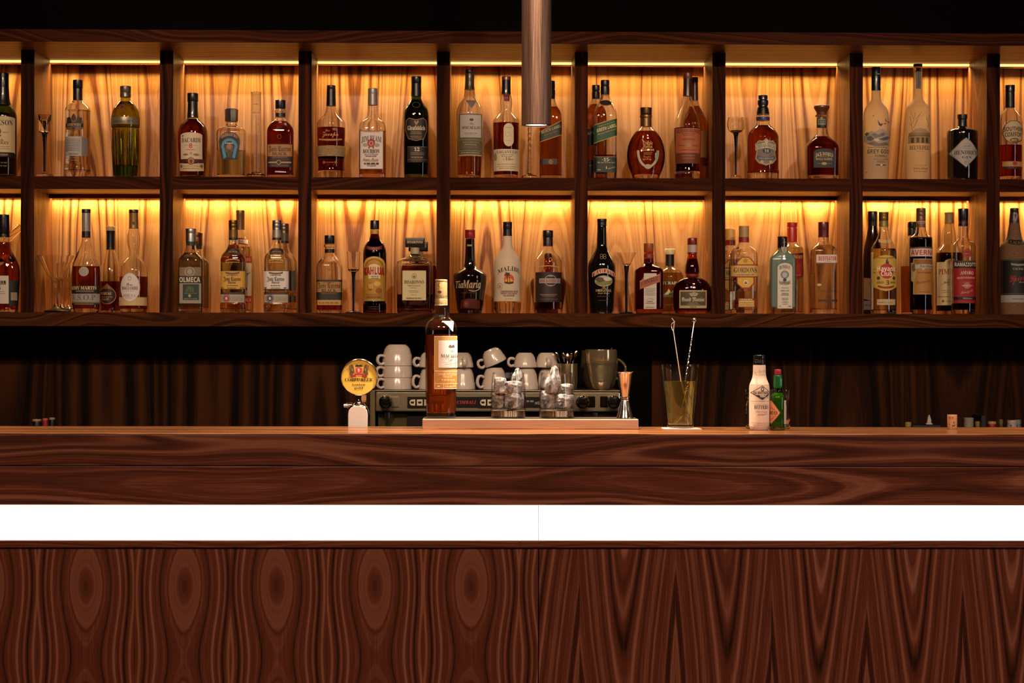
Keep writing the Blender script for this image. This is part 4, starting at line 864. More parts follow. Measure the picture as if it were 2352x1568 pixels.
C = CL[2]
bottle('tequila_bottle', 'nearly empty tequila bottle with brown gothic label and black cap, lower shelf', C, 247, 1,
  '595 46,612 48!,615 57,630 58,642 57!,645 49,700 49,725 62,755 84,790 108,825 126,870 130,1100 130,1298 128', 'clear', ('#c8411c', 1222),
  [('cap', K, '525 49!,528 51,604 51!,608 49'), ('neck_band', '#1f1511', '662 50!,698 50')],
  [('embossed_seal', ['O 247 898 26 32 5 #a0703a', 'E 247 900 15 20 #a0703a', 'M 222 272 948 10 #a0703a', 'D 196 860 298 872 -20 #8a5c2c']),
   ('label', ['R 117 970 377 1096 #a07230', 'R 117 970 377 990 #2a160d', 'M 190 300 1002 8 #6b4418', 'T 247 1052 50 226 0 f #160d09|Jose Cuervo', 'T 247 1092 32 150 0 b #160d09|BLACK', 'R 117 1094 377 1172 #1a0f0c', 'T 247 1112 15 150 0 b #7a5428|MEDALLION', 'E 247 1155 34 34 #120c0a', 'O 247 1155 28 28 4 #3a2a1c', 'R 132 1172 362 1222 #b08a4a', 'M 145 350 1208 14 #7a5424'])], n=4, dr=0.6, bt=0.01)
stemglass('shot_glass', 'shot glass on tall black stem between tequila and coffee liqueur', C, 487, 1, '688 67,760 64,840 62,870 55,888 38', '885 30,910 20,1000 16,1150 12,1280 11', '1270 9!,1280 40,1296 82,1303 84', stemcol='#070505')
bottle('liqueur_bottle', 'brown coffee liqueur bottle with yellow arched label and red lettering', C, 698, 1,
  '500 40,520 44!,560 54,590 76,620 96,670 112,720 117,800 118,1000 114,1160 107,1180 106!,1192 108,1215 118,1302 118', 'brown', ('#551608', 560),
  [('cap', '#1a0c08', '375 43!,378 46,455 46!,465 45'), ('neck_band', '#b8892c', '472 45!,476 45,506 46!,512 46')],
  [('neck_print', ['D 620 645 775 680 -16 #6b1c16', 'T 698 668 20 110 -10 b #b06a5a|KAHLUA', 'E 690 692 14 6 #8a3a20']),
   ('label', ['A 590 738 808 1182 74 #b5832a', 'C 699 830 104 86 10 180 360 #d8ae58', 'C 699 830 84 66 8 180 360 #8a4a1c', 'A 640 815 758 960 30 #d6c79e', 'R 606 960 792 1165 #b0842c', 'E 660 1040 30 40 #8e5a1c', 'E 730 1010 34 24 #d0a850', 'R 640 1010 690 1060 #c49a44', 'E 745 1080 32 30 #8e5a1c', 'R 614 1110 780 1160 #9c6a22', 'M 630 770 1150 8 #5a3412',
      'T 698 918 74 186 8 g #4a120c|KAHLUA', 'T 698 914 68 176 8 g #b8241c|KAHLUA', 'M 672 742 942 8 #7a5a38', 'M 672 742 960 8 #7a5a38', 'R 594 1166 804 1182 #a39050']),
   ('base_print', ['M 640 760 1245 7 #3a2018', 'M 640 760 1265 7 #3a2018'])])
def amaretto(label, xc, dy, back, full):
    q = lambda t: ','.join('%g %s' % (float(p.split()[0]) + dy, p.split()[1]) for p in t.split(','))
    r, B = bottle('amaretto_bottle', label, C, xc, 1, q('640 42,655 43!,700 44,722 50,742 82,760 135,778 166,800 180,840 183,1000 183,1270 182').rsplit(',', 1)[0] + ',1302 178', 'clear', ('red', 1115 if full else 830),
      [('cap', '#0e0a09', q('550 94!,553 97,640 97!,643 94'), dict(sq=14, dr=0.5)), ('neck_label', '#a89a7c', q('648 45!,722 46'))],
      [('label', ['R 978 878 1216 1176 #c7b88c', 'B 978 878 1216 1176 3 #8a7a54', 'O 1096 935 26 26 5 #7a6a48', 'E 1096 940 13 13 #7a6a48', 'T 1096 1010 34 196 0 b #241a14|DISARONNO', 'T 1096 1036 13 128 0 b #6b5a3c|ORIGINALE', 'M 1060 1130 1054 6 #8a7a58', 'M 1040 1150 1082 5 #9a8a64', 'M 1050 1140 1096 5 #9a8a64', 'M 1070 1120 1122 5 #9a8a64', 'M 1020 1170 1158 9 #6b5a3c'])] if full else [], n=5, dr=0.5, back=back, bt=0.014)
    M_ = MB(); 
    vs, fs = text_geo('DISARONNO', 'b'); k = 156 / B.k / (max(p[0] for p in vs) * 2); z0 = B.z(606 + dy); hcap = 26 / B.k
    M_.add([(x * k, -97 / B.k * 0.5 - 0.0006, z0 + y * hcap) for x, y in vs], fs, flat('#d2b478', 0.5)); M_.build('cap_lettering', bpy.data.objects[[c.name for c in r.children if c.name.startswith('cap')][0]], recalc=False)
amaretto('square amaretto bottle with cream label and black block cap', 1101, 0, 0, True)
amaretto('square amaretto bottle mostly hidden behind its twin, only black cap edge shows', 1134, 42, 0.115, False)

C = CL[3]
bottle('liqueur_bottle', 'black broad shouldered coffee liqueur bottle with red cap and cream script', C, 302, 1,
  '560 45,600 46,700 49,780 54,830 62,850 78,870 110,890 140,910 160,935 168,970 166,1100 150,1250 134,1308 124', 'dark', None,
  [('cap', '#a01c1a', '470 49!,473 51,490 51,492 49!,496 51,540 51!,556 47')],
  [('neck_print', ['M 272 335 634 16 #b59a64']), ('red_zone', ['P 210 1180 270 1160 340 1160 400 1180 400 1258 205 1258 #571008', 'O 264 1212 24 30 5 #a86a48', 'E 264 1212 10 16 #a86a48']),
   ('printed_lettering', ['T 200 1054 72 72 0 i #d6c09a|Tia', 'T 318 1054 80 178 0 i #d6c09a|Maria', 'C 335 1040 72 48 6 20 130 #d6c09a', 'M 220 390 1104 5 #6b3a2c'])], solid=flat('#150705', 0.07, 0, 1), bt=0.01)
bottle('rum_bottle', 'white coconut rum bottle with palm tree sunset and clear base', C, 676, 1,
  '515 42,535 46,620 48,660 60,700 84,740 110,780 128,830 135,900 136,1000 132,1080 131,1150 134,1205 138,1250 137,1308 128', 'clear', None,
  [('clear_base', glass('#fff4d8', 0.02), '1186 134!,1205 138,1250 137,1302 129!,1308 126'), ('cap', '#1a100c', '390 44!,394 46,412 46,415 44!,420 46,460 46!,464 44'), ('capsule', '#15110f', '465 44!,532 46')],
  [('capsule_print', ['M 648 708 500 14 #a88a4c', 'M 655 700 520 6 #a88a4c']), ('white_coat', ['A 541 1160 811 1165 0 #e6dccb'][:0]),
   ('printed_art', ['T 688 880 44 216 40 b #3a1f14|MALIBU', 'E 690 965 49 50 #c8531c', 'E 690 985 40 28 #e8a238', 'P 660 930 690 908 700 925 668 942 #3a1a0c', 'P 640 915 668 905 690 920 660 918 #3a1a0c', 'P 650 895 672 898 680 920 662 908 #3a1a0c', 'P 700 905 680 900 668 915 690 915 #3a1a0c', 'P 640 935 650 918 672 916 655 930 #3a1a0c', 'Q 668 920 674 920 680 1000 672 1000 #3a1a0c', 'Q 690 940 695 940 702 995 696 995 #3a1a0c', 'D 645 995 735 1012 -8 #3a1a0c',
      'O 600 1036 25 32 3 #9a8a78', 'E 600 1036 10 13 #9a8a78', 'T 690 1094 15 160 0 g #5a3a2c|CARIBBEAN RUM', 'T 690 1115 15 150 0 g #5a3a2c|WITH COCONUT', 'T 690 1136 15 98 0 g #5a3a2c|FLAVOUR', 'M 655 725 1160 6 #b8a68c', 'M 562 618 1280 10 #5a4a34'])], solid=frosted('#f2e6cf', 0.45), cut=1185)
bottle('liqueur_bottle', 'clear honey liqueur bottle with dark label and grey banner', C, 1080, 1,
  '620 48,640 50!,670 60,700 76,730 106,760 128,790 141,840 143,860 140,1000 141,1190 141,1290 141,1308 136', 'clear', ('gold', 1195),
  [('cap', '#15100f', '475 49!,478 52,542 52!,546 50'), ('capsule', '#1a1412', '547 49!,550 50,632 51')],
  [('capsule_print', ['M 1050 1112 580 9 #6a5a50', 'M 1055 1108 610 14 #a09080']), ('embossing', ['O 1102 770 16 20 5 #b8924c', 'D 970 830 1190 838 14 #c29a50']),
   ('label', ['R 955 896 1220 1192 #271714', 'O 1104 980 62 58 7 #8f8a82', 'R 1080 930 1128 940 #8f8a82', 'R 1080 1024 1128 1034 #8f8a82', 'R 990 958 1202 1006 #9c968c', 'T 1096 997 30 196 0 b #8a2018|DRAMBUIE', 'M 1000 1170 1122 7 #8f7a6c', 'M 1020 1150 1136 6 #8f7a6c', 'M 1000 1175 1168 6 #6b544a'])], bt=0.014)
bottle('liqueur_bottle', 'broad shouldered amber liqueur bottle hidden behind the honey liqueur bottle', C, 1085, 1,
  '760 42,800 46,860 60,900 92,940 140,980 174,1010 180,1060 176,1150 162,1250 146,1308 134', 'amber', ('cognac', 900), [('cap', '#3a1610', '690 44!,694 46,760 46')], [], back=0.118)

C = CL[4]
bottle('cream_liqueur_bottle', 'black cream liqueur bottle with red arched banner and landscape oval', C, 270, 1,
  '420 43,450 46,560 48,620 50,660 60,700 80,740 102,780 124,815 137,850 140,950 138,1100 130,1250 122,1308 118', solid=flat('#0d0a08', 0.09, 0, 1),
  extras=[('cap', '#0f0b0a', '360 45!,364 47,384 48!,388 46,428 47!,432 45')],
  prints=[('emblem', ['O 260 728 16 14 4 #8a7a54', 'O 292 728 16 14 4 #8a7a54', 'O 260 752 16 14 4 #8a7a54', 'O 292 752 16 14 4 #8a7a54']),
   ('label', ['E 282 985 90 56 #8a7a5c', 'E 282 985 86 52 #a8a48c', 'P 200 990 250 965 310 985 370 975 360 1010 280 1035 215 1020 #7a7440', 'P 195 970 225 945 270 950 290 985 240 1000 #4a4626', 'E 325 965 40 18 #c2bdb0', 'D 168 860 394 905 42 #c0a878', 'D 174 866 388 900 42 #9a2a20', 'T 281 905 38 178 34 b #d9c9a4|BAILEYS', 'T 285 1062 28 46 0 s #b99a5c|The', 'T 280 1090 24 150 0 b #c9ab6c|ORIGINAL', 'T 280 1112 17 110 0 s #c9ab6c|Irish Cream', 'M 215 340 1140 7 #4a1c14', 'M 225 330 1180 6 #3a1a14'])])
stemglass('cocktail_glass', 'small cone cocktail glass with black stem beside cream liqueur', C, 517, 1, '698 97,750 70,790 52,815 40,830 30', '826 28,850 25,900 18,1000 16,1150 13,1285 12', '1275 9!,1282 30,1300 66,1309 70', stemcol='#0a0706')
bottle('liqueur_bottle', 'square amber orange liqueur bottle with slanted orange label over white strip', C, 739, 1,
  '680 45,695 48,760 49,805 52,820 66,835 94,855 124,880 140,920 143,1100 143,1280 142,1308 134', 'amber', ('#8a2c0a', 760),
  [('cap', '#9a4a1c', '605 48!,608 50,688 49!,692 47', dict(rough=.4)), ('neck_band', '#7a3a1a', '715 49!,750 50')],
  [('label', ['R 680 908 806 1262 #c9bfb2', 'Q 640 1000 680 935 680 1030 640 1070 #8a4424', 'Q 640 985 840 915 840 992 640 1068 #a8582c', 'Q 640 985 840 915 840 921 640 991 #d6b07c', 'S 656 1030 828 972 46 b #2a1a2c|COINTREAU'] + ['M 695 795 %d 4 #8f8478' % y for y in (1060, 1075, 1090, 1106, 1122)] + ['O 742 1170 34 16 3 #a89a8c', 'M 715 770 1190 6 #7a6e64', 'M 700 785 1205 5 #8f8478', 'M 700 785 1245 5 #8f8478'])], n=5, dr=0.9, bt=0.014)
bottle('mastic_liqueur_bottle', 'round shouldered clear liqueur bottle with cream cap behind the orange liqueurs', C, 950, 1,
  '810 40,832 44,850 70,875 104,905 126,945 138,1000 139,1290 138,1308 134', 'clear', ('#e8cf84', 900),
  [('cap', '#d8c79a', '660 48!,664 52,712 52!,716 50', dict(rough=.5)), ('capsule', '#120e0d', '716 44!,828 45')],
  [('label', ['R 860 982 1040 1026 #16120f', 'T 942 1018 30 150 0 b #d6c28c|TCRAPI', 'P 880 1120 915 1085 925 1060 945 1090 920 1120 #d6cfa8', 'P 930 1110 990 1060 1000 1100 #8a8a44', 'R 860 1120 1040 1145 #6d6a30', 'T 945 1168 20 140 0 b #3b3420|MASTIHA', 'T 945 1194 20 140 0 b #3b3420|LIQUEUR', 'M 890 1010 1225 8 #6d6434'])], back=0.09)
bottle('liqueur_bottle', 'red round flask of orange liqueur with bulb neck and cream framed label', C, 1174, 1,
  '710 44,728 46,760 52,800 60,850 68,890 71,912 62,922 54,936 62,950 92,975 136,1010 168,1060 188,1110 193,1200 191,1270 182,1308 164', 'amber', ('#6e1208', 760),
  [('cap', '#7a1c16', '550 45!,553 48,612 48!,618 46'), ('neck_label', '#b3a494', '620 47!,624 47,690 47!,694 47'), ('neck_stripe', '#6b1c18', '695 47!,712 48'), ('ribbon', '#7a1814', '912 62!,916 64,934 64!,938 62', dict(rough=.6))],
  [('neck_print', ['M 1145 1200 660 12 #7a3a30']), ('label', ['R 1038 1076 1310 1254 #b5a37c', 'R 1048 1088 1300 1228 #4a4226', 'P 1130 1110 1180 1092 1225 1110 1200 1135 1150 1135 #a89a7c', 'O 1176 1112 22 12 4 #6b5f44', 'T 1174 1186 38 218 0 f #d6cbb0|Grand Marnier', 'T 1174 1206 11 80 0 b #a89a7c|LIQUEUR', 'M 1110 1240 1218 5 #a89a7c', 'M 1140 1210 1246 9 #6b5a3c'])], dr=0.6, bt=0.012)

C = CL[5]
GP = '585 48,602 54!,625 68,650 96,680 122,705 132,760 135,1000 135,1290 134,1315 130'
def gordons(label, xc, dy, back, cap, full):
    s = lambda v: v + xc - 298
    q = lambda t: ','.join('%g %s' % (float(p.split()[0]) + dy, p.split()[1]) for p in t.split(','))
    bottle('gin_bottle', label, C, xc, 1, q(GP).rsplit(',', 1)[0] + ',1315 130', 'clear', ('vodka', 1085 if full else 760),
      [('cap', cap, q('430 48!,436 52,500 51,543 52'), dict(rough=.5)), ('cap_band', '#8e2420', q('544 52!,592 53'))],
      [('cap_print', ['M %g %g %g 9 #d0a88a' % (s(255), s(342), 575 + dy)]),
       ('label', ['P %g %g %g %g %g %g %g %g %g %g %g %g %g %g %g %g #96281c' % (s(265), 742 + dy, s(335), 742 + dy, s(390), 795 + dy, s(390), 1010 + dy, s(335), 1058 + dy, s(265), 1058 + dy, s(213), 1010 + dy, s(213), 795 + dy), 'P %g %g %g %g %g %g %g %g %g %g %g %g %g %g %g %g #d1a93c' % (s(268), 752 + dy, s(332), 752 + dy, s(380), 798 + dy, s(380), 1006 + dy, s(332), 1048 + dy, s(268), 1048 + dy, s(222), 1006 + dy, s(222), 798 + dy),
          'E %g %g 22 22 #a8842c' % (s(300), 782 + dy), 'R %g %g %g %g #96281c' % (s(163), 818 + dy, s(433), 948 + dy), 'R %g %g %g %g #cfae64' % (s(163), 830 + dy, s(433), 936 + dy), 'T %g %g 52 228 0 b #571410|GORDONS' % (s(300), 900 + dy), 'T %g %g 15 175 0 b #6b2418|LONDON DRY GIN' % (s(300), 928 + dy), 'E %g %g 26 26 #d8c9a0' % (s(302), 1000 + dy), 'P %g %g %g %g %g %g #96281c' % (s(285), 1012 + dy, s(302), 985 + dy, s(320), 1012 + dy)]),
       ('lower_label', ['R %g %g %g %g #96281c' % (s(228), 1155 + dy, s(396), 1245 + dy), 'R %g %g %g %g #cfae64' % (s(236), 1176 + dy, s(388), 1238 + dy), 'M %g %g %g 9 #e0c896' % (s(245), s(375), 1171 + dy), 'M %g %g %g 7 #8a6428' % (s(245), s(375), 1205 + dy), 'M %g %g %g 6 #8a6428' % (s(245), s(375), 1225 + dy)])], n=3, dr=0.75, back=back, bt=0.012)
gordons('clear gin bottle with yellow hexagon label, in front of its twin', 298, 0, 0, '#a8874e', True)
gordons('clear gin bottle with yellow hexagon label, cut off behind the upright', 161, 30, 0.11, '#d8a24a', False)
bottle('gin_bottle', 'pale blue rectangular gin bottle with arched white label and black cap', C, 683, 1,
  '640 46,655 50!,680 66,710 92,740 116,765 127,820 129,1000 129,1250 128,1315 126', thin_glass('#e8f5f3'), ('#d6eee9', 690),
  [('cap', K, '535 48!,538 51,546 51!,550 48,648 49!,652 47')],
  [('strip_label', ['P 665 548 722 548 722 680 692 706 665 680 #a8a29a', 'M 680 710 600 10 #7d766e', 'R 688 560 700 680 #8f8880']),
   ('label', ['A 618 798 774 1260 46 #5c503c', 'A 622 803 770 1256 44 #cfc8b8', 'T 695 858 36 108 14 b #1f1a16|BOMBAY', 'E 694 920 42 40 #7f8f92', 'O 694 920 40 38 6 #5f6a70', 'E 694 922 22 26 #a8b4b4', 'P 680 885 694 862 708 885 #c9a24c', 'E 694 972 18 16 #3a342e', 'T 695 1022 32 112 -14 b #1f1a16|SAPPHIRE', 'T 698 1056 16 70 0 s #5a5046|Distilled', 'T 696 1085 13 86 0 b #5a5046|DRY GIN', 'M 665 730 1108 6 #7a7064', 'T 696 1126 13 82 0 b #5a5046|LONDON', 'M 665 730 1155 5 #9a9084', 'M 665 730 1170 5 #9a9084', 'M 640 660 1236 7 #5a5046', 'M 728 755 1236 7 #5a5046', 'M 668 728 1192 5 #9a9084', 'M 668 728 1212 5 #9a9084'])], n=6, dr=0.62, bt=0.02, scatter=0.72)
bottle('vodka_bottle', 'clear vodka bottle with red cap and red label behind the pale blue bottle', C, 778, 1,
  '570 50,590 53!,610 58,630 84,650 108,680 114,900 114,1200 112,1315 110', 'clear', ('vodka', 650),
  [('cap', '#b3281e', '395 50!,400 52,440 52,444 50!,448 52,590 53')],
  [('label', ['P 664 720 884 700 890 900 880 940 778 975 676 940 666 900 #7a1c16', 'T 778 760 34 180 0 b #caa06a|SMIRNOFF', 'E 840 860 36 60 #96281e', 'M 690 870 930 9 #b06a4a'])], back=0.115)
bottle('gin_bottle', 'square clear gin bottle with red and white lettering and dark red cap', C, 1093, 1,
  '530 50,550 52!,580 54,605 64,630 92,655 116,680 124,720 126,1000 126,1230 125,1290 127,1315 122', 'clear', ('vodka', 625),
  [('cap', '#5a1512', '392 50!,396 53,470 53!,474 52,543 53')],
  [('cap_print', ['M 1050 1138 505 9 #c8a078', 'M 1060 1130 528 8 #c8a078']), ('label', ['R 1002 722 1216 802 #cfc4b4', 'T 1114 780 40 180 0 g #a8201c|BEEFEATER', 'M 1080 1150 795 5 #8a6a54', 'R 1002 806 1216 812 #6b5a44', 'T 1116 1094 17 186 0 g #2a221d|LONDON DRY GIN', 'O 1108 1138 11 11 4 #2a221d', 'O 1128 1138 11 11 4 #2a221d', 'R 1020 1168 1216 1188 #231b17', 'E 1030 1022 22 12 #b5a58c'])], n=5, dr=0.95, bt=0.014)

C = CL[6]
bottle('liqueur_bottle', 'dark red tapering bottle behind the yellow labelled rum bottle', C, 234, 1,
  '430 46,480 52,540 62,600 76,660 88,740 96,900 99,1312 98', solid=flat('#2a0d07', 0.1, 0, 1),
  extras=[('cap', '#1c0f0c', '285 45!,288 48,380 48!,386 46,432 47')], prints=[('label', ['P 140 950 200 960 325 955 325 1160 230 1160 200 1180 140 1160 #a8885c', 'O 206 1010 20 28 6 #8a3a24', 'R 140 1180 325 1270 #8f867a', 'M 150 310 1230 12 #5c544a'])], back=0.1)
bottle('rum_bottle', 'pale rum bottle with yellow shield label and big red disc', C, 345, 1,
  '420 44,438 46!,480 50,520 58,560 74,600 96,640 116,680 127,730 129,1000 128,1290 127,1312 122', 'clear', ('#f0dca0', 660),
  [('cap', brushed('#8f7036', 0.4, 0, 0.8), '292 46!,296 48,310 48,313 46!,317 48,330 48,333 46!,337 48,376 48!,380 46'), ('capsule', '#84763a', '381 46!,437 48', dict(metal=.3))],
  [('neck_label', ['D 282 572 408 604 -8 #c7b071', 'T 356 600 26 0 0 b #4a3a1c|3']), ('label', ['P 225 770 280 735 345 725 410 735 462 770 466 1040 400 1072 345 1085 290 1072 222 1040 #c2a247', 'D 250 752 440 762 -10 #8a6c28', 'P 335 830 345 775 360 760 362 800 375 785 368 835 #2c261a', 'E 350 885 74 75 #a8241c', 'T 350 885 46 172 0 g #efe2c4|Havana', 'T 350 934 46 108 0 g #efe2c4|Club', 'E 272 955 15 17 #40301c', 'E 428 955 15 17 #40301c', 'T 292 1008 22 62 0 b #40301c|ANEJO', 'T 358 1020 42 0 0 b #2c1f12|3', 'T 410 1008 22 58 0 b #40301c|ANOS', 'D 265 1040 428 1058 -16 #8e2a20', 'M 230 255 870 7 #8a6c28', 'M 440 462 870 7 #8a6c28', 'M 230 255 900 7 #8a6c28', 'M 440 462 900 7 #8a6c28']),
   ('lower_label', ['R 260 1165 446 1222 #b8a67c', 'T 350 1204 22 120 0 s #6b5a38|Havana', 'M 270 300 1200 8 #8a7854'])], bt=0.012)
bottle('bitter_bottle', 'amber bottle with black cap mostly behind the black herbal liqueur', C, 632, 1,
  '510 44,530 46!,580 56,640 78,700 102,750 113,800 114,1000 112,1312 108', 'clear', ('whisky', 835),
  [('cap', '#110d0c', '390 45!,394 48,450 48,453 46!,457 48,528 48')], [('neck_band', ['D 586 498 680 512 2 #8a7a5c'])], back=0.105)
bottle('herbal_liqueur_bottle', 'black herbal liqueur bottle with white band and tan ornate label', C, 717, 1,
  '430 46,450 49!,480 54,510 66,528 88,545 110,570 114,800 114,1000 113,1290 112,1312 106', 'clear', ('#140806', 548),
  [('cap', '#6b4a30', '253 45!,257 48,290 48,294 46!,298 48,330 48,334 46!,338 48,376 48', dict(metal=.3)), ('capsule', '#6b4c34', '377 47!,442 49')],
  [('capsule_band', ['R 668 382 765 416 #b39a80', 'T 716 410 20 76 0 g #96281e|AVERNA']), ('upper_label', ['R 604 645 831 738 #cfc3b4', 'R 604 645 831 660 #5c4438', 'T 719 724 50 212 0 g #a8221c|AVERNA']),
   ('label', ['Q 630 765 828 765 824 830 612 830 #8a5c2c', 'R 630 830 826 1114 #a87838', 'B 626 762 830 1116 4 #c9b693', 'P 608 800 650 810 650 900 632 1000 610 980 #b39c6c', 'E 630 850 18 40 #6b5a3c', 'D 640 815 828 856 6 #b0a692', 'T 752 848 26 140 0 i #4a3a2c|Siciliano', 'P 700 850 740 850 712 885 #b0a692', 'M 665 800 905 10 #8a3a20', 'S 650 1015 800 985 30 s #7a3418|Salvatore', 'M 680 790 1095 7 #a8401c'])], bt=0.014)
bottle('fruit_cup_bottle', 'dark liqueur bottle with clear bulging neck and cream label with red lettering', C, 1000, 1,
  '390 42,405 44!,450 54,500 64,560 68,600 69,625 80,650 104,690 126,740 133,900 133,1300 132,1312 128', 'clear', ('#3a1206', 700),
  [('cap', '#9c7a50', '295 44!,300 47,312 47!,316 45,404 47', dict(rough=.5))],
  [('label', ['E 1000 797 72 36 #cdb88c', 'R 868 795 1132 1225 #cdb88c', 'E 972 800 16 22 #c2892c', 'T 972 918 56 178 0 b #9c2a1c|PIMMS', 'S 905 1025 1010 985 32 s #5a4630|No.1', 'R 955 965 975 1030 #c2892c', 'M 910 1060 1080 6 #9a8558', 'M 910 1060 1100 6 #9a8558', 'R 870 1138 1130 1142 #5a4630', 'E 915 1184 11 12 #6b5a38', 'M 935 1050 1190 10 #a8956a'])], back=0.09, bt=0.012)
bottle('amaro_bottle', 'clear necked amaro bottle with black and red label and red seal', C, 1140, 1,
  '415 46,432 49!,480 51,540 53,570 64,590 90,610 112,640 120,800 119,1000 118,1290 117,1312 112', 'clear', ('#1c0a08', 1205),
  [('cap', '#0f0c0c', '258 48!,262 51,366 50!,370 49,387 49'), ('cap_band', '#591814', '386 48!,408 49'), ('cap_foot', '#120e0e', '409 49!,432 50')],
  [('seal', ['E 1153 710 43 43 #8e1c1a', 'O 1153 710 34 34 4 #b8645c', 'M 1130 1176 718 10 #b8645c']), ('label', ['R 1028 780 1257 856 #16120f', 'R 1028 786 1257 790 #7a6a58', 'T 1144 838 36 216 0 g #cfc3b0|RAMAZZOTTI', 'R 1028 857 1257 1204 #96181a', 'T 1152 916 34 132 6 b #dcc9b4|AMARO', 'T 1146 958 17 184 6 b #dcc0ac|FRATELLI RAMAZZOTTI', 'M 1110 1195 998 5 #c86a60', 'E 1152 1030 34 30 #b87a70', 'P 1090 1030 1152 1015 1215 1030 1152 1045 #c89a90', 'O 1152 1030 22 20 4 #96181a', 'S 1090 1112 1212 1085 26 s #d89a90|Ramazzotti', 'R 1028 1142 1257 1170 #16100f', 'T 1155 1164 16 96 0 i #b8a89c|Milano'])], n=2.6, bt=0.014)
bottle('cachaca_bottle', 'woven straw wrapped bottle with black label and red script, far right lower shelf', C, 1652, 1,
  '400 50,440 56,500 66,560 78,590 104,615 130,650 142,760 145,1000 144,1200 144,1312 142', solid=brushed('#8a6648', 0.85, 0, 0, 70, dark='#553a24', bump=0.5), body_part='woven_jacket',
  extras=[('cap', '#2a1712', '253 38!,256 42,290 42!,294 40'), ('capsule', '#3a3430', '294 42!,330 46,402 52')],
  prints=[('neck_print', ['P 1630 300 1665 300 1680 330 1660 385 1625 380 #8f8880', 'P 1640 320 1660 315 1650 360 #2a2422']), ('neck_band', ['D 1560 575 1752 625 -18 #1f1915', 'T 1665 618 28 150 -14 b #8a7a62|CACHACA']),
   ('label', ['R 1508 768 1796 1122 #14110f', 'R 1508 774 1796 778 #6a6258', 'R 1508 1108 1796 1112 #6a6258', 'D 1585 815 1745 835 -10 #8f8678', 'T 1665 875 24 120 0 b #a89c8a|CACHACA', 'S 1575 1000 1745 965 76 s #a8282a|Ypioca', 'T 1690 1004 24 60 0 s #a89c8a|Prata', 'R 1508 1124 1796 1198 #a39c98', 'M 1600 1760 1168 9 #6d6660'])])
# a clear tube leaning in the far left cubby
C = CL[0]
YT = YF + 0.20
r_ = thing('glass_tube', 'clear glass tube leaning on the upright behind the cut off cognac flask', 'glass tube', (X_at(C.px(-640), YT), YT, zBotT))
def rel(C, x, y, Y, o): return (X_at(C.px(x), Y) - o.location[0], Y - o.location[1], Z_at(C.px(x), C.py(y), Y) - o.location[2])
p0 = (0, 0, 0.012); p1 = rel(C, 208, 432, YT, r_)
MB().tube([p0, p1], 0.0105, glass('#fdf6e6'), 24).build('tube_wall', r_)
MB().tube([tuple(a + (b - a) * 0.01 for a, b in zip(p0, p1)), tuple(a + (b - a) * 0.99 for a, b in zip(p0, p1))], 0.0085, glass('#fdf6e6', 0, 1.0), 24).build('tube_bore', r_)

# ================================================================== things on the bar
CHR = flat('#d8d2cc', 0.12, 1.0); STEEL = brushed('#c9beb4', 0.28, 0, 1.0, 50, dark='#a89c92', bump=0.03)
class FlatB:
    n = 9
    def __init__(s, C, xc, Y, o): s.C, s.xc, s.Y, s.o = C, xc, Y, o; s.k = ppm(C.px(xc), Y) * C.k
    def u(s, x): return X_at(s.C.px(x), s.Y) - s.o.location[0]
    def z(s, y): return Z_at(s.C.px(s.xc), s.C.py(y), s.Y) - s.o.location[2]
    def surf(s, u, z, off): return (u, s.Y - s.o.location[1] - off, z)
def extrude(mb, outline, y0, y1, mat):
    n = len(outline)
    v = [(x, y0, z) for x, z in outline] + [(x, y1, z) for x, z in outline]
    return mb.add(v, [tuple(range(n)), tuple(range(2 * n - 1, n - 1, -1))] + [(i, i + n, (i + 1) % n + n, (i + 1) % n) for i in range(n)], mat)
def ydisc(mb, cx, cz, prof, mat, seg=48):
    """a turned shape on an axis that points at the camera: prof [(radius, y)]"""
    t = MB().lathe([(r, -y) for r, y in prof], mat, seg); M = Matrix.Translation((cx, 0, cz)) @ Matrix.Rotation(PI / 2, 4, 'X')
    t.xform(M); return mb.add(t.v, t.f, mat)
# ---- beer tap
C = CA; YT = 5.04
tp = thing('beer_tap', 'chrome beer tap with round yellow crest badge behind the bar top', 'beer tap', (X_at(C.px(390), YT), YT, 0.9005))
fb = FlatB(C, 390, YT - 0.022, tp)
ow = [(fb.u(235), 0), (fb.u(235), fb.z(1180)), (fb.u(246), fb.z(1120)), (fb.u(280), fb.z(1082)), (fb.u(330), fb.z(1062)), (fb.u(390), fb.z(1056)), (fb.u(450), fb.z(1062)), (fb.u(500), fb.z(1082)), (fb.u(534), fb.z(1120)), (fb.u(545), fb.z(1180)), (fb.u(545), 0)]
extrude(MB(), ow, -0.02, 0.022, CHR).build('column', tp, ang=50, bevel=0.004)
iw = [((x - fb.u(390)) * 0.90 + fb.u(390), z * 0.985 if z else 0.002) for x, z in ow]
extrude(MB(), iw, -0.0235, -0.0195, flat('#c9bcb8', 0.25)).build('front_plate', tp, bevel=0.001)
q = lambda y: fb.z(y)
MB().lathe([(0, q(1070)), (0.017, q(1068)), (0.013, q(1045)), (0.0075, q(1015)), (0.006, q(985)), (0.006, q(925)), (0, q(924))], CHR, 24, cx=fb.u(400)).build('neck', tp)
MB().tube([(fb.u(440), -0.012, q(965)), (fb.u(508), -0.012, q(965))], [0.0085, 0.0085], CHR, 6).tube([(fb.u(445), -0.012, q(1010)), (fb.u(505), -0.012, q(1005))], [0.006, 0.006], CHR, 8).build('bolt', tp)
MB().tube([(fb.u(300), 0, q(1078)), (fb.u(232), 0, q(1078)), (fb.u(230), 0, q(1078)), (fb.u(180), 0, q(1080))], [0.007, 0.007, 0.0055, 0.005], CHR, 16).build('spout_knob', tp)
rad = 268 / fb.k; bx, bz = fb.u(405), q(665)
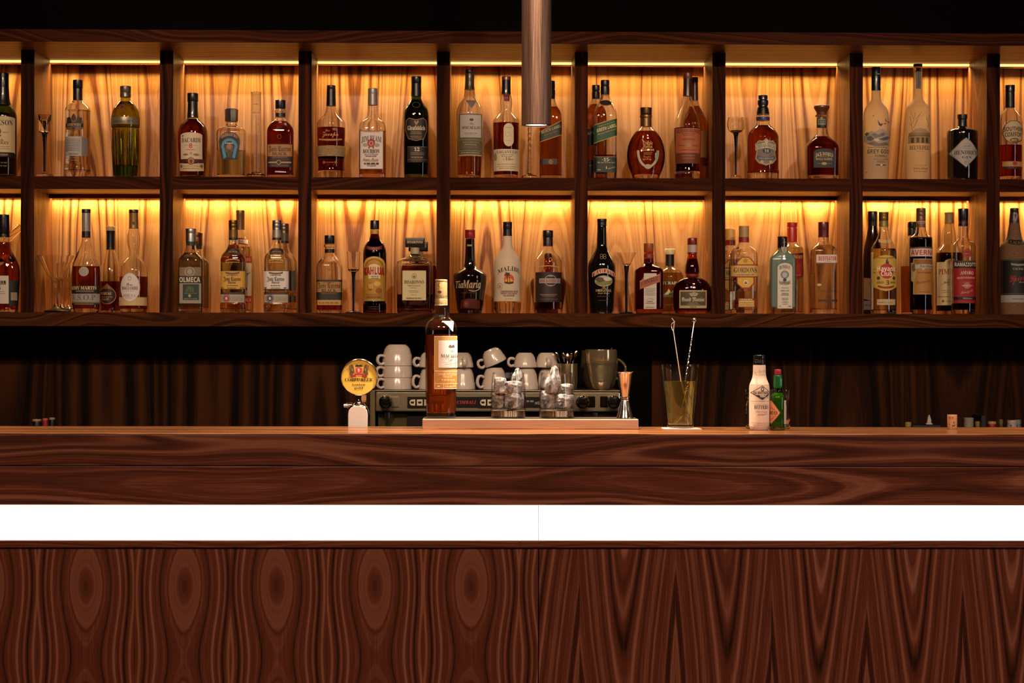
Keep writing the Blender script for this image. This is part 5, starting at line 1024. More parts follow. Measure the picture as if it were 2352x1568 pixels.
b = MB(); ydisc(b, bx, bz, [(0, 0.012), (rad * 0.96, 0.012), (rad, 0.006), (rad, -0.010), (rad * 0.985, -0.0135), (rad * 0.955, -0.0145), (rad * 0.93, -0.012), (rad * 0.93, -0.006), (0, -0.006)], CHR, 64); b.build('badge_rim', tp)
b = MB(); ydisc(b, bx, bz, [(0, -0.0065), (rad * 0.928, -0.0065), (rad * 0.928, -0.0098), (0, -0.0098)], flat('#e2bf55', 0.3, 0, 0.6), 64); b.build('badge_face', tp)
fb2 = FlatB(C, 405, YT - 0.0102, tp); p = Print(fb2, 0.0003)
for l in ['T 402 722 46 398 0 b #1d1512|CORFU BEER', 'T 402 784 30 190 0 b #1d1512|ionian', 'T 402 832 30 128 0 b #1d1512|gold', 'P 352 530 405 515 458 530 458 590 432 620 405 632 378 620 352 590 #c9a86a', 'P 358 536 405 522 452 536 452 588 428 614 405 626 382 614 358 588 #b8352a', 'P 385 545 405 535 420 570 398 600 #e0b8a0',
          'P 350 515 358 485 380 500 404 458 428 500 450 485 458 515 #3a2a18', 'E 404 478 10 10 #d8b84a', 'E 300 510 24 26 #4a3820', 'P 285 530 330 520 340 600 300 640 268 630 275 570 #5c4826', 'P 262 500 290 490 300 530 270 560 #6b5630', 'E 508 510 24 26 #4a3820', 'P 523 530 478 520 468 600 508 640 540 630 533 570 #5c4826', 'P 546 500 518 490 508 530 538 560 #6b5630',
          'D 340 618 470 652 -10 #a02a24', 'P 285 640 345 628 372 662 280 662 #8e221e', 'P 523 640 463 628 436 662 528 662 #8e221e', 'M 365 445 646 8 #e0b8a0', 'E 310 560 10 20 #8a7040', 'E 498 560 10 20 #8a7040']: p.do(l)
p.build('badge_print', tp)

# ---- serving tray
C = CG; YTR = 4.832
zt = Z_at(1218, 961.2, YTR); xa, xb = X_at(970.5, YTR), X_at(1467, YTR); zb_ = BZ + 0.0006
tr = thing('serving_tray', 'brushed steel serving tray block under the whisky bottle and two iced tumblers', 'tray', ((xa + xb) / 2, YTR, BZ + 0.0004))
hw = (xb - xa) / 2; th = zt - BZ - 0.0004
TRM = brushed('#e8c8b0', 0.33, 0, 0.6, 50, dark='#d0ae96', bump=0.04)
box('tray_body', -hw, hw, 0, 0.118, 0, th - 0.001, TRM, tr, 0.0018)
box('ribbed_mat', -hw + 0.004, hw - 0.004, 0.006, 0.114, th - 0.0011, th, flat('#3a3532', 0.35, 0.4), tr, 0.0004)
# ---- the whisky bottle on the tray
YI = 4.885
C = CB
lab = ['R 247 600 470 1112 #c8954a', 'R 247 600 470 606 #f0e2c8', 'R 247 1104 470 1112 #f0e2c8', 'R 247 606 252 1104 #f0e2c8', 'R 284 638 470 910 #8a6a3a', 'R 287 641 470 906 #eee6e0', 'P 385 700 400 680 416 695 430 680 446 700 440 712 390 712 #6b5f54', 'T 418 752 22 40 0 s #6b6054|The', 'T 395 806 32 168 0 b #5a4a42|MACALLAN', 'M 385 440 830 9 #b0a49c', 'M 335 470 858 8 #b8aca4', 'M 345 465 872 5 #b8aca4',
       'R 252 935 470 943 #f0e2c8', 'T 372 978 22 165 0 b #f0dcb4|HIGHLAND SINGLE', 'T 372 1002 22 80 0 b #f0dcb4|MALT', 'M 320 460 1030 12 #e8cf9c', 'R 252 1058 470 1064 #f0e2c8', 'R 338 1064 342 1104 #f0e2c8', 'M 278 325 1092 14 #f0dcb4', 'M 350 460 1090 9 #e8cf9c']
bottle('whisky_bottle', 'amber whisky bottle with gold capsule and gold label standing on the steel tray', C, 310, 0,
  '270 58,300 65!,306 67,340 72,378 77,398 78,420 86,445 112,475 138,505 152,545 159,700 159,1000 155,1200 152,1340 149,1378 146,1392 138', thin_glass(), ('#c4581a', 585),
  [('capsule', brushed('#d8b27c', 0.38, 0, 0.55), '50 56!,54 60,74 60!,77 58!,80 60,200 60,232 61!,236 59!,240 62,296 62!,300 66')],
  [('capsule_print', ['C 300 105 20 22 5 90 270 #4a3420', 'E 296 172 20 12 #4a3420', 'T 310 222 20 118 0 b #4a3420|MACALLAN']), ('neck_triangle', ['P 322 455 432 455 428 556 415 548 380 500 #eee2da']), ('label', lab)],
  Y=YI, zb=zt, group='things on the serving tray', bt=0.012, scatter=0.8)
# ---- tumblers with ice
C = CG
ICE = None
def ice_mat():
    m, nt, b = new_mat('cloudy_ice')
    b.inputs['Base Color'].default_value = (0.97, 0.95, 0.94, 1); b.inputs['IOR'].default_value = 1.31; b.inputs['Roughness'].default_value = 0.03
    n = nt.nodes.new('ShaderNodeTexNoise'); n.inputs['Scale'].default_value = 3.5; n.inputs['Detail'].default_value = 2
    r = nt.nodes.new('ShaderNodeMapRange'); r.inputs[1].default_value = 0.35; r.inputs[2].default_value = 0.7; r.inputs[3].default_value = 0.93; r.inputs[4].default_value = 0.5
    bp = nt.nodes.new('ShaderNodeBump'); bp.inputs['Strength'].default_value = 0.5; bp.inputs['Distance'].default_value = 0.012
    L = nt.links.new; L(n.outputs[0], r.inputs[0]); L(r.outputs[0], b.inputs['Transmission Weight']); L(n.outputs[0], bp.inputs['Height']); L(bp.outputs[0], b.inputs['Normal'])
    return m
ICE = ice_mat()
def ice(seed, cx, y0, y1, w, dx, dy, base, label, spike=0):
    rr = random.Random(seed); k = ppm(C.px(cx), YI) * C.k
    bm = bmesh.new(); bmesh.ops.create_cube(bm, size=1); bmesh.ops.subdivide_edges(bm, edges=bm.edges, cuts=3, use_grid_fill=True)
    hgt = (y1 - y0) / k; wid = w / k
    rot = Matrix.Rotation(rr.uniform(0, 1.5), 3, 'Z')
    for v in bm.verts:
        c = v.co.copy(); m = max(abs(c.x), abs(c.y), abs(c.z)); rd = c.normalized() * 0.58
        c = c * 0.72 + rd * 0.28
        c += Vector((rr.uniform(-1, 1), rr.uniform(-1, 1), rr.uniform(-1, 1))) * 0.06
        if spike and c.z > 0.2: c.x *= 0.45; c.y *= 0.45; c.z *= 1.15; c.x += 0.16
        v.co = rot @ Vector((c.x * wid * 1.2, c.y * wid * 0.95, c.z * hgt * 1.2))
    bmesh.ops.smooth_vert(bm, verts=bm.verts, factor=0.35, use_axis_x=True, use_axis_y=True, use_axis_z=True)
    me = bpy.data.meshes.new('ice_cube'); bm.to_mesh(me); bm.free(); me.materials.append(ICE)
    me.polygons.foreach_set('use_smooth', [True] * len(me.polygons))
    o = bpy.data.objects.new('ice_cube', me); COL.objects.link(o); sm_ = o.modifiers.new('round', 'SUBSURF'); sm_.levels = sm_.render_levels = 2
    zc = Z_at(C.px(cx), C.py((y0 + y1) / 2), YI)
    o.location = (base.location[0] + dx, YI + dy, zc)
    tag(o, label, 'ice cube', 'ice cubes in the tumblers')
def tumbler(xc, label, cubes):
    r, B = bottle('rocks_glass', label, C, xc, 0, '528 220!,534 222,620 234,720 244,850 250,980 252,1080 251,1130 248,1158 240,1170 226', thin_glass(), None, [], [], Y=YI, zb=zt, group='things on the serving tray', cat='glass', body_part='glass_wall', bt=0.0185, wall=0.0022)
    rb = 236 / B.k; MB().lathe([(0, 0.0012), (rb * 0.9, 0.0012), (rb, 0.004), (rb * 1.03, 0.0175), (0, 0.0175)], glass('#fdfaf4'), 48).build('thick_base', r)
    for i, (x, y0, y1, w, dy, lb, sp) in enumerate(cubes):
        ice(int(xc) * 7 + i, x, y0, y1, w, (x - xc) / B.k, dy, r, lb, sp)
tumbler(418, 'whisky tumbler filled with ice, left of its twin on the tray', [
  (300, 835, 1030, 200, 0.012, 'ice lump low against the near side of the first tumbler', 0), (505, 830, 1030, 215, -0.008, 'wide ice lump at the bottom of the first tumbler, toward the second', 0),
  (305, 615, 815, 175, -0.004, 'upper ice lump beside the wall of the first tumbler', 0), (490, 660, 820, 190, -0.010, 'broad rounded ice lump across the middle of the first tumbler', 0), (540, 495, 655, 140, 0.008, 'pointed ice splinter rising above the first tumbler rim', 1)])
tumbler(1105, 'whisky tumbler filled with ice beside the jigger side of the tray', [
  (1003, 800, 1030, 200, 0.006, 'ice lump at the bottom of the second tumbler near its twin', 0), (1215, 850, 1030, 215, 0.0, 'clear ice lump at the bottom of the second tumbler, jigger side', 0),
  (1050, 495, 795, 190, -0.006, 'tall ice shard sticking out of the second tumbler', 1), (1245, 700, 845, 170, 0.006, 'small jagged ice lump high in the second tumbler', 0)])
# ---- jigger
C = CG; xj = 2077; kj = ppm(C.px(xj), YI) * C.k
jg = thing('jigger', 'double ended steel measuring jigger on the tray edge', 'jigger', (X_at(C.px(xj), YI), YI, zt), 'things on the serving tray')
zz = lambda y: Z_at(C.px(xj), C.py(y), YI) - zt
CU_ = flat('#e6dcd4', 0.16, 1.0)
def jl(pts): return [(w / kj, max(0, zz(y))) for y, w in pts]
MB().lathe(jl([(880, 58), (700, 88), (545, 112), (526, 122), (518, 133), (521, 128), (545, 108), (700, 84), (872, 52)]) + [(0, zz(872))], CU_, 48).build('large_cup', jg)
MB().lathe([(0, zz(925))] + jl([(925, 58), (960, 68), (1050, 90), (1130, 108), (1160, 122), (1176, 124), (1172, 118), (1130, 103), (1050, 86), (960, 60)]) + [(0, zz(950))], CU_, 48).build('small_cup', jg)
MB().lathe([(0, zz(872))] + jl([(870, 62), (876, 70), (884, 70), (888, 60), (894, 66), (903, 66), (908, 60), (916, 64), (926, 60)]) + [(0, zz(926))], CU_, 40).build('waist_ring', jg)
# ---- mixing glass with two bar spoons
C = CR; YM = 4.872; zm = BZ + 0.0016
cs = thing('coaster', 'square white paper coaster under the mixing glass', 'coaster', (X_at(C.px(433), YM), YM, BZ + 0.0003))
box('paper', -0.042, 0.046, -0.05, 0.036, 0, 0.0011, flat('#d8cbc0', 0.8), cs, 0.0003)
mg, B = bottle('mixing_glass', 'tall mixing glass half filled with pale yellow drink on the bar', C, 433, 0,
  '660 224!,668 225,800 212,1000 195,1200 177,1350 163,1400 158,1416 152', thin_glass('#fcfefa'), ('#e6cc72', 862), [], [], Y=YM, scatter=0.92, zb=zm, group='things on the bar top', cat='glass', body_part='glass_wall', bt=0.009, wall=0.0026)
cx0 = X_at(C.px(433), YM)
def mp(x, y, dy): return ((x - 433) / B.k, dy, B.z(y))
sp1 = thing('bar_spoon', 'twisted steel bar spoon with ball end standing in the mixing glass', 'bar spoon', (cx0, YM, zm), 'bar spoons in the mixing glass')
pa, pb = Vector(mp(418, 1345, -0.004)), Vector(mp(633, 128, 0.062))
N_ = 90; pts = [pa.lerp(pb, i / N_) for i in range(N_ + 1)]
MB().tube([pts[0], pts[28]], 0.0011, CHR, 10).tube([pts[74], pts[N_]], 0.0012, CHR, 10).build('shaft', sp1)
tw = MB()
ax = (pb - pa).normalized(); e1 = ax.cross(Vector((0, 1, 0))).normalized(); e2 = ax.cross(e1)
for ph in (0, PI):
    tw.tube([pts[28 + i] + (e1 * math.cos(i * 0.62 + ph) + e2 * math.sin(i * 0.62 + ph)) * 0.0012 for i in range(47)], 0.0012, CHR, 8)
tw.build('twisted_section', sp1)
t = MB().lathe([(0.0066 * math.sin(PI * i / 14), -0.0066 * math.cos(PI * i / 14)) for i in range(15)], CHR, 24); t.xform(Matrix.Translation(pb)); t.build('ball_end', sp1)
t = MB().lathe([(0, -0.010), (0.0045, -0.0075), (0.0068, 0), (0.0045, 0.0075), (0, 0.010)], CHR, 24)
t.xform(Matrix.Translation(pa + Vector((-0.002, 0, 0.004))) @ Matrix.Rotation(math.radians(40), 4, 'Y') @ Matrix.Diagonal((0.45, 1, 1.5, 1))); t.build('spoon_bowl', sp1)
sp2 = thing('bar_stirrer', 'thin steel stirrer with bent ring end standing in the mixing glass', 'bar spoon', (cx0, YM, zm), 'bar spoons in the mixing glass')
qa, qb = Vector(mp(520, 1370, 0.006)), Vector(mp(368, 262, 0.038))
STR = flat('#dccab8', 0.3, 0.6)
MB().tube([qa, qb], 0.0012, STR, 10).build('shaft', sp2)
lp = [mp(366, 264, .038), mp(352, 235, .040), mp(343, 205, .041), mp(347, 175, .040), mp(362, 160, .039), mp(376, 152, .038)]
MB().tube([mp(368, 262, .038), mp(372, 210, .036), mp(378, 150, .036), mp(345, 105, .036)], 0.0013, STR, 10).tube(lp, 0.0009, STR, 8).build('ring_end', sp2)
# ---- bitters, hot sauce, glass shakers, cork
YBi = 4.80
PAP = flat('#e2d0bd', 0.75)
bottle('bitters_bottle', 'bitters bottle wrapped in cream paper with black cap', C, 1381, 0,
  '668 74!,680 75,760 77,790 80,830 88,880 108,910 118,945 122,1200 122,1395 121,1420 114,1436 102', solid=PAP, body_part='paper_wrapper',
  extras=[('cap', '#15110f', '549 68!,554 72,600 73,604 70!,608 73,630 73,634 75,655 76,668 74!,670 72', dict(rough=.25))],
  prints=[('neck_print', ['S 1315 770 1450 745 34 s #b8a84a|Fee Brothers', 'M 1320 1450 785 8 #c2b878', 'R 1325 800 1338 925 #d0bda8']), ('label', ['R 1262 905 1500 908 #8a7a6c', 'P 1403 912 1506 998 1403 1084 1265 998 #2a221e', 'P 1403 921 1495 998 1403 1075 1277 998 #e2d0bd', 'P 1320 1026 1490 1026 1403 1075 #2a221e', 'E 1403 955 20 26 #3a302a', 'E 1403 955 11 15 #e2d0bd', 'T 1387 1016 32 168 0 g #2a221e|FEE BROTHERS', 'T 1402 1054 30 70 0 g #e8dacb|1864', 'R 1260 1098 1502 1101 #8a7a6c', 'T 1388 1142 13 150 0 p #9a8878|OLD FASHION AROMATIC', 'T 1390 1192 44 156 0 b #2a221e|BITTERS', 'T 1392 1232 18 120 0 n #8a7868|Fine Product', 'S 1340 1268 1455 1258 22 s #5a4a40|Aromatic', 'M 1275 1500 1362 7 #a89684', 'M 1290 1490 1385 7 #a89684'])],
  Y=YBi, zb=BZ + 0.0004, group='things on the bar top')
bottle('hot_sauce_bottle', 'little green hot sauce bottle with red cap beside the bitters', C, 1603, 0,
  '784 40,796 46!,806 48,850 50,960 50,980 52,1000 62,1030 84,1055 94,1080 97,1200 97,1400 96,1425 92,1437 84', thin_glass('#c8e09a'), ('#5c9a18', 1000),
  [('cap', '#a8323c', '721 39!,726 42,784 42!,788 40', dict(rough=.4)), ('neck_foil', flat('#2c7a44', 0.3, 0.5), '792 47!,796 51,830 53,900 54,940 53!,944 51')],
  [('neck_print', ['P 1560 905 1612 860 1618 880 1570 930 #d8c05a', 'R 1632 830 1650 920 #4aa060']), ('label', ['P 1505 1090 1518 1085 1625 1240 1520 1378 1505 1370 #5a4a3a', 'P 1505 1098 1516 1094 1615 1240 1518 1366 1505 1358 #d8916c', 'T 1545 1258 34 78 0 g #4a2c1c|SCO', 'S 1515 1180 1560 1215 16 b #a8542c|PEPPER', 'S 1520 1330 1570 1285 16 b #a8542c|SAUCE']), ('side_label', ['R 1668 1092 1698 1372 #cfd0c0', 'R 1668 1372 1698 1412 #3a7a54'] + ['M 1671 1696 %d 4 #7a8478' % y for y in range(1115, 1360, 14)])],
  Y=YBi, zb=BZ + 0.0004, scatter=0.6, group='things on the bar top')
SG = '962 1!,968 1,1050 1,1075 .9,1095 .86,1120 .92,1160 .96,1300 .97,1428 .97'
for xc, w, lb in ((1372, 160, 'clear waisted glass jar behind the bitters bottle'), (1643, 113, 'clear waisted glass jar behind the green hot sauce bottle')):
    bottle('glass_jar', lb, C, xc, 0, ','.join('%s %g%s' % (p.split()[0], float(p.split()[1].rstrip('!')) * w, '!' if '!' in p else '') for p in SG.split(',')), 'clear', None, [], [], Y=4.872 if w > 130 else 4.868, zb=BZ + 0.0004, group='glass jars on the bar top', cat='jar', body_part='glass_wall', bt=0.008, wall=0.002)
C = CRR
bottle('wine_cork', 'pale printed wine cork standing on end on the bar', C, 1111, 0, '394 84!,400 86,500 86,620 85!,630 84', solid=brushed('#d0a078', 0.85, 2, 0, 40, dark='#b08058', bump=0.4), body_part='cork_body',
  prints=[('stamp', ['M 1040 1120 448 14 #6b4a34', 'E 1120 522 11 12 #4a3020', 'P 1085 600 1095 570 1130 575 1140 555 1130 590 1100 585 #4a3020', 'M 1040 1060 560 10 #8a6448'])], Y=4.856, zb=BZ + 0.0004, group='things on the bar top', cat='cork')
# ================================================================== coffee machine and what stands on and around it
YE = 5.86
def pz(px, py, Y=YE): return (X_at(px, Y), Z_at(px, py, Y))
ex0, et = pz(863, 896.3); ex1, eb = pz(1425, 946)
em = thing('espresso_machine', 'steel and black espresso machine under the stacked cups behind the bar', 'coffee machine', ((ex0 + ex1) / 2, YE, ZK))
ox = em.location[0]; POL = flat('#c4b898', 0.2, 0.75); DK = flat('#100d0c', 0.3)
def ebox(name, px0, px1, py0, py1, y0, y1, mat, bevel=0.0008, parent=em):
    a, t_ = pz(px0, py0); b_, d_ = pz(px1, py1); return box(name, a - ox, b_ - ox, y0, y1, d_ - ZK, t_ - ZK, mat, parent, bevel)
ebox('body_case', 866, 1422, 897.5, 1065, 0.06, 0.36, flat('#2c2824', 0.35, 0.6))
ebox('cup_tray', 862, 1426, 895.8, 899, 0.0, 0.36, STEEL)
fp = ebox('front_panel', 863, 1425, 899.2, 945.5, 0.004, 0.06, POL, 0.004)
ebox('control_strip', 979, 1318, 910.7, 935.6, -0.0005, 0.0045, DK)
ebox('back_splash', 867, 1420, 951, 1068, 0.045, 0.058, flat('#8a7f55', 0.25, 0.9))
for a, b_ in ((934, 1096), (1097, 1342), (1398, 1420)): ebox('dark_recess', a, b_, 949, 1068, 0.035, 0.044, DK)
ebox('side_panel', 849, 861.5, 897, 1068, 0.02, 0.34, brushed('#8a7a5c', 0.4, 2))
ebox('base_tray', 849, 1426, 1068.5, 1076, -0.02, 0.34, STEEL)
for i, px in enumerate((849 + 10, 1426 - 10)):
    x, _ = pz(px, 1000); MB().lathe([(0, 0), (0.018, 0), (0.016, Z_at(px, 1076, YE) - ZK), (0, Z_at(px, 1076, YE) - ZK)], DK, 20, cx=x - ox, cy=0.15).build('foot', em)
def btn(px0, px1, parent, rnd):
    a, t_ = pz(px0, 917); b_, d_ = pz(px1, 931); pts = []
    if rnd:
        r = (t_ - d_) / 2
        pts = [(a + r - r * math.sin(PI * i / 8), (t_ + d_) / 2 + r * math.cos(PI * i / 8)) for i in range(9)] + [(b_, d_), (b_, t_)]
    else: pts = [(a, t_), (a, d_), (b_, d_), (b_, t_)]
    mb = MB(); extrude(mb, [(x - ox, z - ZK) for x, z in pts], -0.004, 0, flat('#d6c6a6', 0.5))
    mx, mz = pz((px0 + px1) / 2, 924); mx -= ox; mz -= ZK
    extrude(mb, [(mx - .005, mz + .003), (mx - .004, mz - .003), (mx + .004, mz - .003), (mx + .005, mz + .003)], -0.0044, -0.0039, DK)
    mb.build('button', parent, smooth=False)
for px in (936, 1098, 1240):
    pn_ = ebox('button_panel', px, px + 62, 910.5, 936.2, -0.0016, 0.0046, DK)
    btn(px + 5, px + 18, pn_, True); btn(px + 22, px + 35, pn_, False); btn(px + 39, px + 55, pn_, False)
fbE = FlatB(Crop(0, 0, 1), 1071, YE - 0.0012, em); p = Print(fbE, 0.0004)
p.do('T 1072 927 7.5 44 0 i #b8352c|CIMBALI'); p.do('M 1210 1226 923 4 #8a8078'); p.do('T 1236 928 6 16 0 i #b8b0a4|M29'); p.build('maker_print', em)
for px, lb in ((887, 0), (1337.5, 1), (1408.5, 2)):
    x, z = pz(px, 922.5); r = 15.8 / ppm(px, YE); kb = MB()
    ydisc(kb, x - ox, z - ZK, [(0, 0.004), (r * 0.5, 0.004), (r * 0.55, -0.01), (r * 0.9, -0.014), (r, -0.022), (r * 0.96, -0.032), (r * 0.7, -0.04), (0, -0.043)], flat('#0d0b0a', 0.15, 0, 0.8), 32); k_ = kb.build('steam_knob', em)
    bz_ = MB(); xx = pz(px + (22 if lb < 2 else -20), 922.5)[0] - ox
    bz_.box(xx - 0.012, xx + 0.010, -0.001, 0.0045, z - ZK - 0.016, z - ZK + 0.016, flat('#2a241c', 0.2, .8) if lb else POL); bz_.build('gauge', em, smooth=False, bevel=0.003)
for px in (890, 1368):
    x = pz(px, 950)[0] - ox; z0 = eb - ZK
    MB().lathe([(0, z0 - 0.05), (0.005, z0 - 0.05), (0.006, z0 - 0.022), (0.010, z0 - 0.02), (0.010, z0 - 0.002), (0, z0 - 0.002)], CHR, 20, cx=x, cy=0.02).build('steam_wand', em)

# ---- cups
CER = flat('#cbbcac', 0.22, 0, 0.4)
def make_cup(name, r, h, nest, hk=1.0):
    """a cup standing upside down; origin at the middle of its rim"""
    root = thing(name, 'cup', 'cup', (0, 0, 0), 'coffee cups on the espresso machine')
    o = [(r * 0.95, 0.0), (r, 0.0016), (r * 0.99, 0.004), (r * 0.965, nest - 0.001), (r * 0.915, nest + 0.003), (r * 0.84, nest + (h - nest) * 0.55), (r * 0.70, nest + (h - nest) * 0.86), (r * 0.60, h - 0.002), (r * 0.58, h), (r * 0.5, h), (r * 0.48, h - 0.002), (0, h - 0.002)]
    i = [(0, h - 0.006), (r * 0.45, h - 0.006), (r * 0.64, nest + (h - nest) * 0.75), (r * 0.81, nest + (h - nest) * 0.4), (r * 0.885, nest), (r * 0.94, nest - 0.004), (r * 0.95, 0.0)]
    MB().lathe(i + o[0:0], CER, 40); mb = MB(); mb.lathe(o + i, CER, 40); mb.build('cup_body', root)
    c = [(-r * 0.99, h * 0.16), (-r * 1.22, h * 0.10), (-r * 1.42, h * 0.22), (-r * 1.46, h * 0.42), (-r * 1.34, h * 0.60), (-r * 1.1, h * 0.62), (-r * 0.95, h * 0.56)]
    t = MB(); pts = [Vector((x, 0, z * hk)) for x, z in c]; fine = []
    for k in range(len(pts) - 1):
        a, b2 = pts[max(k - 1, 0)], pts[min(k + 2, len(pts) - 1)]
        for q_ in range(5):
            u_ = q_ / 5; fine.append(0.5 * (2 * pts[k] + (pts[k + 1] - a) * u_ + (2 * a - 5 * pts[k] + 4 * pts[k + 1] - b2) * u_ ** 2 + (3 * pts[k] - a - 3 * pts[k + 1] + b2) * u_ ** 3))
    fine.append(pts[-1]); t.tube(fine, 0.0042, CER, 12)
    t.v = [(x, y * 1.5, z) for x, y, z in t.v]; t.build('handle', root)
    return root
big = make_cup('cappuccino_cup', 0.0442, 0.062, 0.033, 0.78)
mid = make_cup('coffee_cup', 0.0375, 0.0635, 0.02)
sml = make_cup('espresso_cup', 0.034, 0.043, 0.014)
ET = et + 0.0006; first = set()
def place(src, px, Y, z, rz, label, tilt=(0, 0)):
    c = src if src.name not in first else copy_tree(src)
    first.add(src.name); c.location = (X_at(px, Y), Y, z); c.rotation_euler = (tilt[0], tilt[1], math.radians(rz)); c['label'] = label
YS = 5.965
for i, (rz, lb) in enumerate(((28, 'bottom white cup of the leftmost stack, upside down'), (24, 'middle white cup of the leftmost stack'), (30, 'topmost white cup of the leftmost stack, rounded base showing'))):
    place(big, 912.5, YS, ET + i * 0.0342, rz, lb)
Y2 = 5.955
for px, rz, a, b_ in ((990, 20, 'lower white cup behind the tray whisky bottle, handle toward the leftmost stack', 'upper small cup behind the tray whisky bottle, handle showing'),
                      (1063, -95, 'lower white cup just right of the tray whisky bottle', 'small cup on top, just right of the tray whisky bottle'),
                      (1136, 25, 'lower white cup behind the first tumbler, handle beside it', None), (1208, -80, 'lower white cup between the two tumblers', 'small cup on top between the two tumblers')):
    place(mid, px, Y2, ET, rz, a)
    if b_: place(sml, px - 2, Y2, ET + 0.0642, 20 if px < 1000 else 100 if px < 1100 else 10, b_)
place(sml, 1139, Y2 - 0.002, ET + 0.0765, 12, 'tilted small cup with big handle above the first tumbler', (0, math.radians(-24)))
place(mid, 1262, Y2 + 0.035, ET, 60, 'lower white cup behind the second tumbler')
place(sml, 1256, Y2 + 0.03, ET + 0.0642, 95, 'small cup on top behind the second tumbler')
# ---- spoon pot, pitchers
C = CG
YP = 5.95
pot, PB = bottle('spoon_pot', 'steel pot holding spoons on the coffee machine', C, 1262, 0, '400 138!,404 140,600 138,770 132,781 128', solid=None, body=flat('#b8a078', 0.2, 0.85), Y=YP, zb=ET, group='steel ware on the espresso machine', cat='pot', body_part='pot_wall', bt=0.003, wall=0.0012)
for i, (x, y, dy, lb) in enumerate(((1112, 285, .0, 'spoon leaning out of the pot toward the cups'), (1205, 300, -.008, 'spoon second from the cups in the pot'), (1262, 292, .008, 'spoon upright in the middle of the pot'), (1310, 300, -.004, 'spoon just right of the middle of the pot'), (1378, 262, .003, 'spoon leaning out of the pot toward the pitchers'))):
    o = thing('teaspoon', lb, 'spoon', (PB.X, YP, ET), 'spoons in the steel pot')
    top = Vector(((x - 1262) / PB.k, dy, PB.z(y))); bot_ = Vector(((x - 1262) * -0.35 / PB.k, -dy, 0.006))
    md = bot_.lerp(top, 0.72)
    t = MB().tube([bot_, md, top], [0.0013, 0.0014, 0.002], CHR, 8); t.build('handle', o)
    s = MB().lathe([(0.0055 * math.sin(PI * j / 10), -0.011 * math.cos(PI * j / 10)) for j in range(11)], flat('#b89a80', 0.15, 1.0), 16)
    d = (top - md).normalized(); s.xform(Matrix.Translation(top) @ Vector((0, 0, 1)).rotation_difference(d).to_matrix().to_4x4() @ Matrix.Diagonal((1, 0.3, 1, 1))); s.build('spoon_tip', o)
PT = flat('#cbb48c', 0.14, 0.8)
r_, B_ = bottle('milk_pitcher', 'shiny steel milk pitcher nested in another on the coffee machine', C, 1735, 0, '200 226!,206 228,300 230,380 226,420 214,560 186,680 160,730 140,758 112', body=PT, Y=5.93, zb=ET, group='steel ware on the espresso machine', cat='pitcher', body_part='pitcher_wall', bt=0.003, wall=0.0012)
MB().tube([(B_.u(1880), 0, B_.z(196)), (B_.u(1890), 0, B_.z(180)), (B_.u(1880), -0.01, B_.z(190))], 0.0018, PT, 8).build('lip_rivet', r_)
r_, B_ = bottle('milk_pitcher', 'darker steel milk pitcher behind the shiny one', C, 1712, 0, '215 250!,222 254,330 262,420 268,560 250,700 225,765 190', body=flat('#a89064', 0.18, 0.8), Y=6.075, zb=ET, group='steel ware on the espresso machine', cat='pitcher', body_part='pitcher_wall', bt=0.003, wall=0.0012)
MB().tube([(0.048 + 0.030 * math.sin(PI * i / 14) ** 0.6, 0.0, B_.z(330 + 290 * i / 14)) for i in range(15)], 0.004, PT, 10).build('handle', r_)

# ---- small things on the back counter, only their tops clear the bar
C = CRR; YJ = 6.0
def jar(name, label, C, xc, top, w, body, lid, lidh=0.012, cat='jar', ribs=0, Y=YJ):
    B = Body(C, xc, Y, ZK + 0.0004, '%g %g,%g %g' % (top, w, top + 100, w))
    o = thing(name, label, cat, (B.X, Y, ZK + 0.0004), 'jars and cups on the back counter'); zt_ = B.z(top); r = w / B.k
    if ribs:
        P = [(0, 0), (r * .8, 0)]
        for i in range(ribs): z0 = zt_ * (i / ribs) ; P += [(r * .93, z0 + 0.001), (r, z0 + zt_ / ribs * .9), (r * .93, z0 + zt_ / ribs * .95)]
        MB().lathe(P + [(0, zt_)], body, 32).build('cup_stack', o)
    else:
        MB().lathe([(0, 0), (r * .95, 0), (r, 0.004), (r, zt_ - lidh - 0.012), (r * .88, zt_ - lidh - 0.002), (0, zt_ - lidh - 0.002)], body, 32).build('jar_body', o)
        MB().lathe([(0, zt_ - lidh - 0.002), (r * .93, zt_ - lidh - 0.002), (r * .96, zt_ - 0.003), (r * .9, zt_), (0, zt_)], lid, 32).build('lid', o)
    return o, B
jar('spice_jar', 'olive green lidded jar far behind the bar, left of the black box', C, 348, 520, 60, flat('#4a4420', 0.4), flat('#8a7a3c', 0.5))
jar('paper_cup_stack', 'stack of ribbed pale paper cups behind the bar, just right of the cork', C, 1397, 440, 86, flat('#8f867a', 0.7), None, ribs=14, cat='cups')
jar('honey_jar', 'squat mustard yellow jar beside the paper cups', C, 1556, 508, 52, flat('#6b5a24', 0.4), flat('#8a6f2c', 0.5))
jar('preserve_jar', 'red jar with tan lid behind the bar', C, 1796, 508, 78, flat('#8e1612', 0.3), flat('#b08a54', 0.5), 0.006)
jar('spice_jar', 'small brown jar between the red jar and the white patterned jar', C, 1955, 474, 38, flat('#4a3c1c', 0.4), flat('#6b5a30', 0.5))
o, B = jar('sugar_jar', 'white ceramic jar with dark leaf marks near the frame edge', C, 2150, 488, 92, flat('#a39a90', 0.3), flat('#b0a498', 0.4), 0.008)
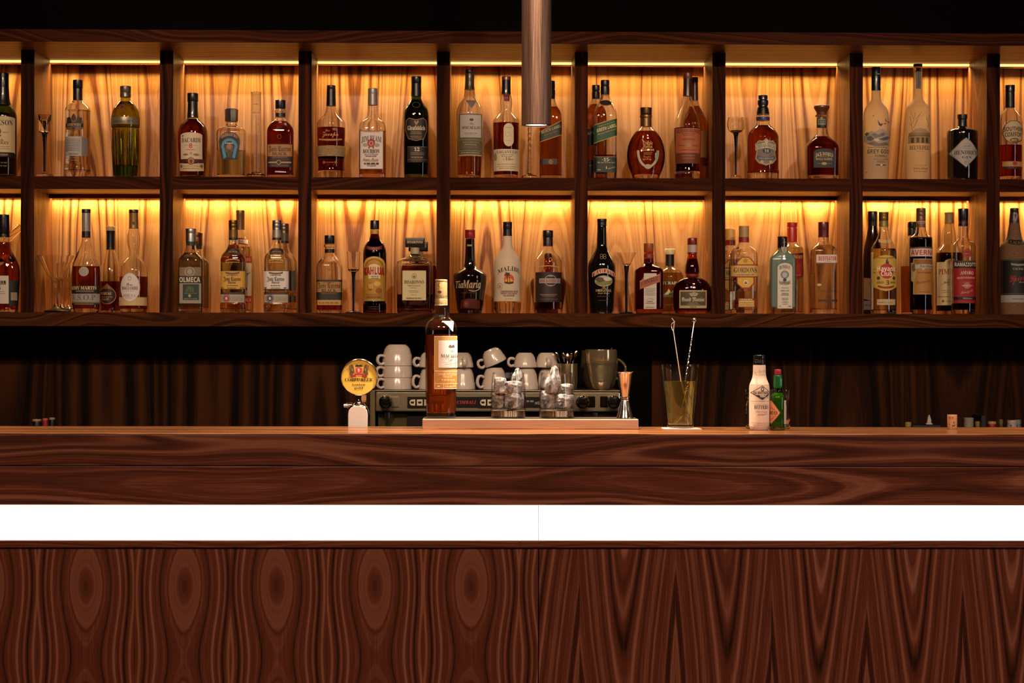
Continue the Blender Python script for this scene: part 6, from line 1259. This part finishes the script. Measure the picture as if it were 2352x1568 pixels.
p = Print(B, 0.0008); [p.do(l) for l in ('P 2090 560 2110 575 2130 556 2118 585 2105 600 2098 580 #2a2620', 'P 2210 560 2225 575 2240 556 2232 585 2222 600 2212 580 #2a2620')]; p.build('leaf_print', o)
jar('storage_jar', 'blue grey jar behind the white patterned jar', C, 2240, 480, 66, flat('#6a7474', 0.4), flat('#7a8484', 0.5), Y=6.12)
def cbox(name, label, x0, x1, top, cat, mat, y0=5.97, dd=0.12):
    xa_, xb_ = X_at(C.px(x0), y0), X_at(C.px(x1), y0); zt_ = Z_at(C.px(x0), C.py(top), y0)
    o = box(name, xa_, xb_, y0, y0 + dd, ZK + 0.0004, zt_, mat, None, 0.002); return tag(o, label, cat, 'jars and cups on the back counter'), zt_
cbox('black_carton', 'tall black carton between the mustard jar and the red jar', 1617, 1702, 412, 'box', flat('#0a0a0c', 0.5))
_, zt2 = cbox('black_box', 'low flat black box under the white napkin behind the bar', 424, 920, 575, 'box', flat('#080808', 0.6))
xn = X_at(C.px(712), 6.03); kn = ppm(C.px(712), 6.03) * C.k
nk = MB().lathe([(58 / kn, 0), (60 / kn, 0.002), (34 / kn, 0.004), (36 / kn, 0.011), (28 / kn, 0.018), (14 / kn, 0.025), (3 / kn, 0.0285), (0, 0.029)], flat('#c9bcae', 0.8), 11)
for i, v in enumerate(nk.v): nk.v[i] = (v[0] * (1 + 0.25 * math.sin(i * 2.1)), v[1] * (1 + 0.2 * math.cos(i * 1.7)), v[2])
o = nk.build('folded_napkin', None); o.location = (xn, 6.03, zt2 + 0.0003); tag(o, 'small white pointed folded napkin on the black box', 'napkin')
C = CLL
jar('spice_jar', 'black jar with tan lid at the far left behind the bar', C, 446, 325, 57, flat('#0d0b0b', 0.4), flat('#a8865c', 0.5), 0.004)
jar('spice_jar', 'red jar with pink lid between two black jars', C, 546, 315, 36, flat('#8e1412', 0.4), flat('#b8544c', 0.5), 0.004)
jar('spice_jar', 'black jar with grey lid right of the red jar', C, 627, 306, 38, flat('#0d0c0e', 0.4), flat('#8a8078', 0.5), 0.004, Y=6.02)
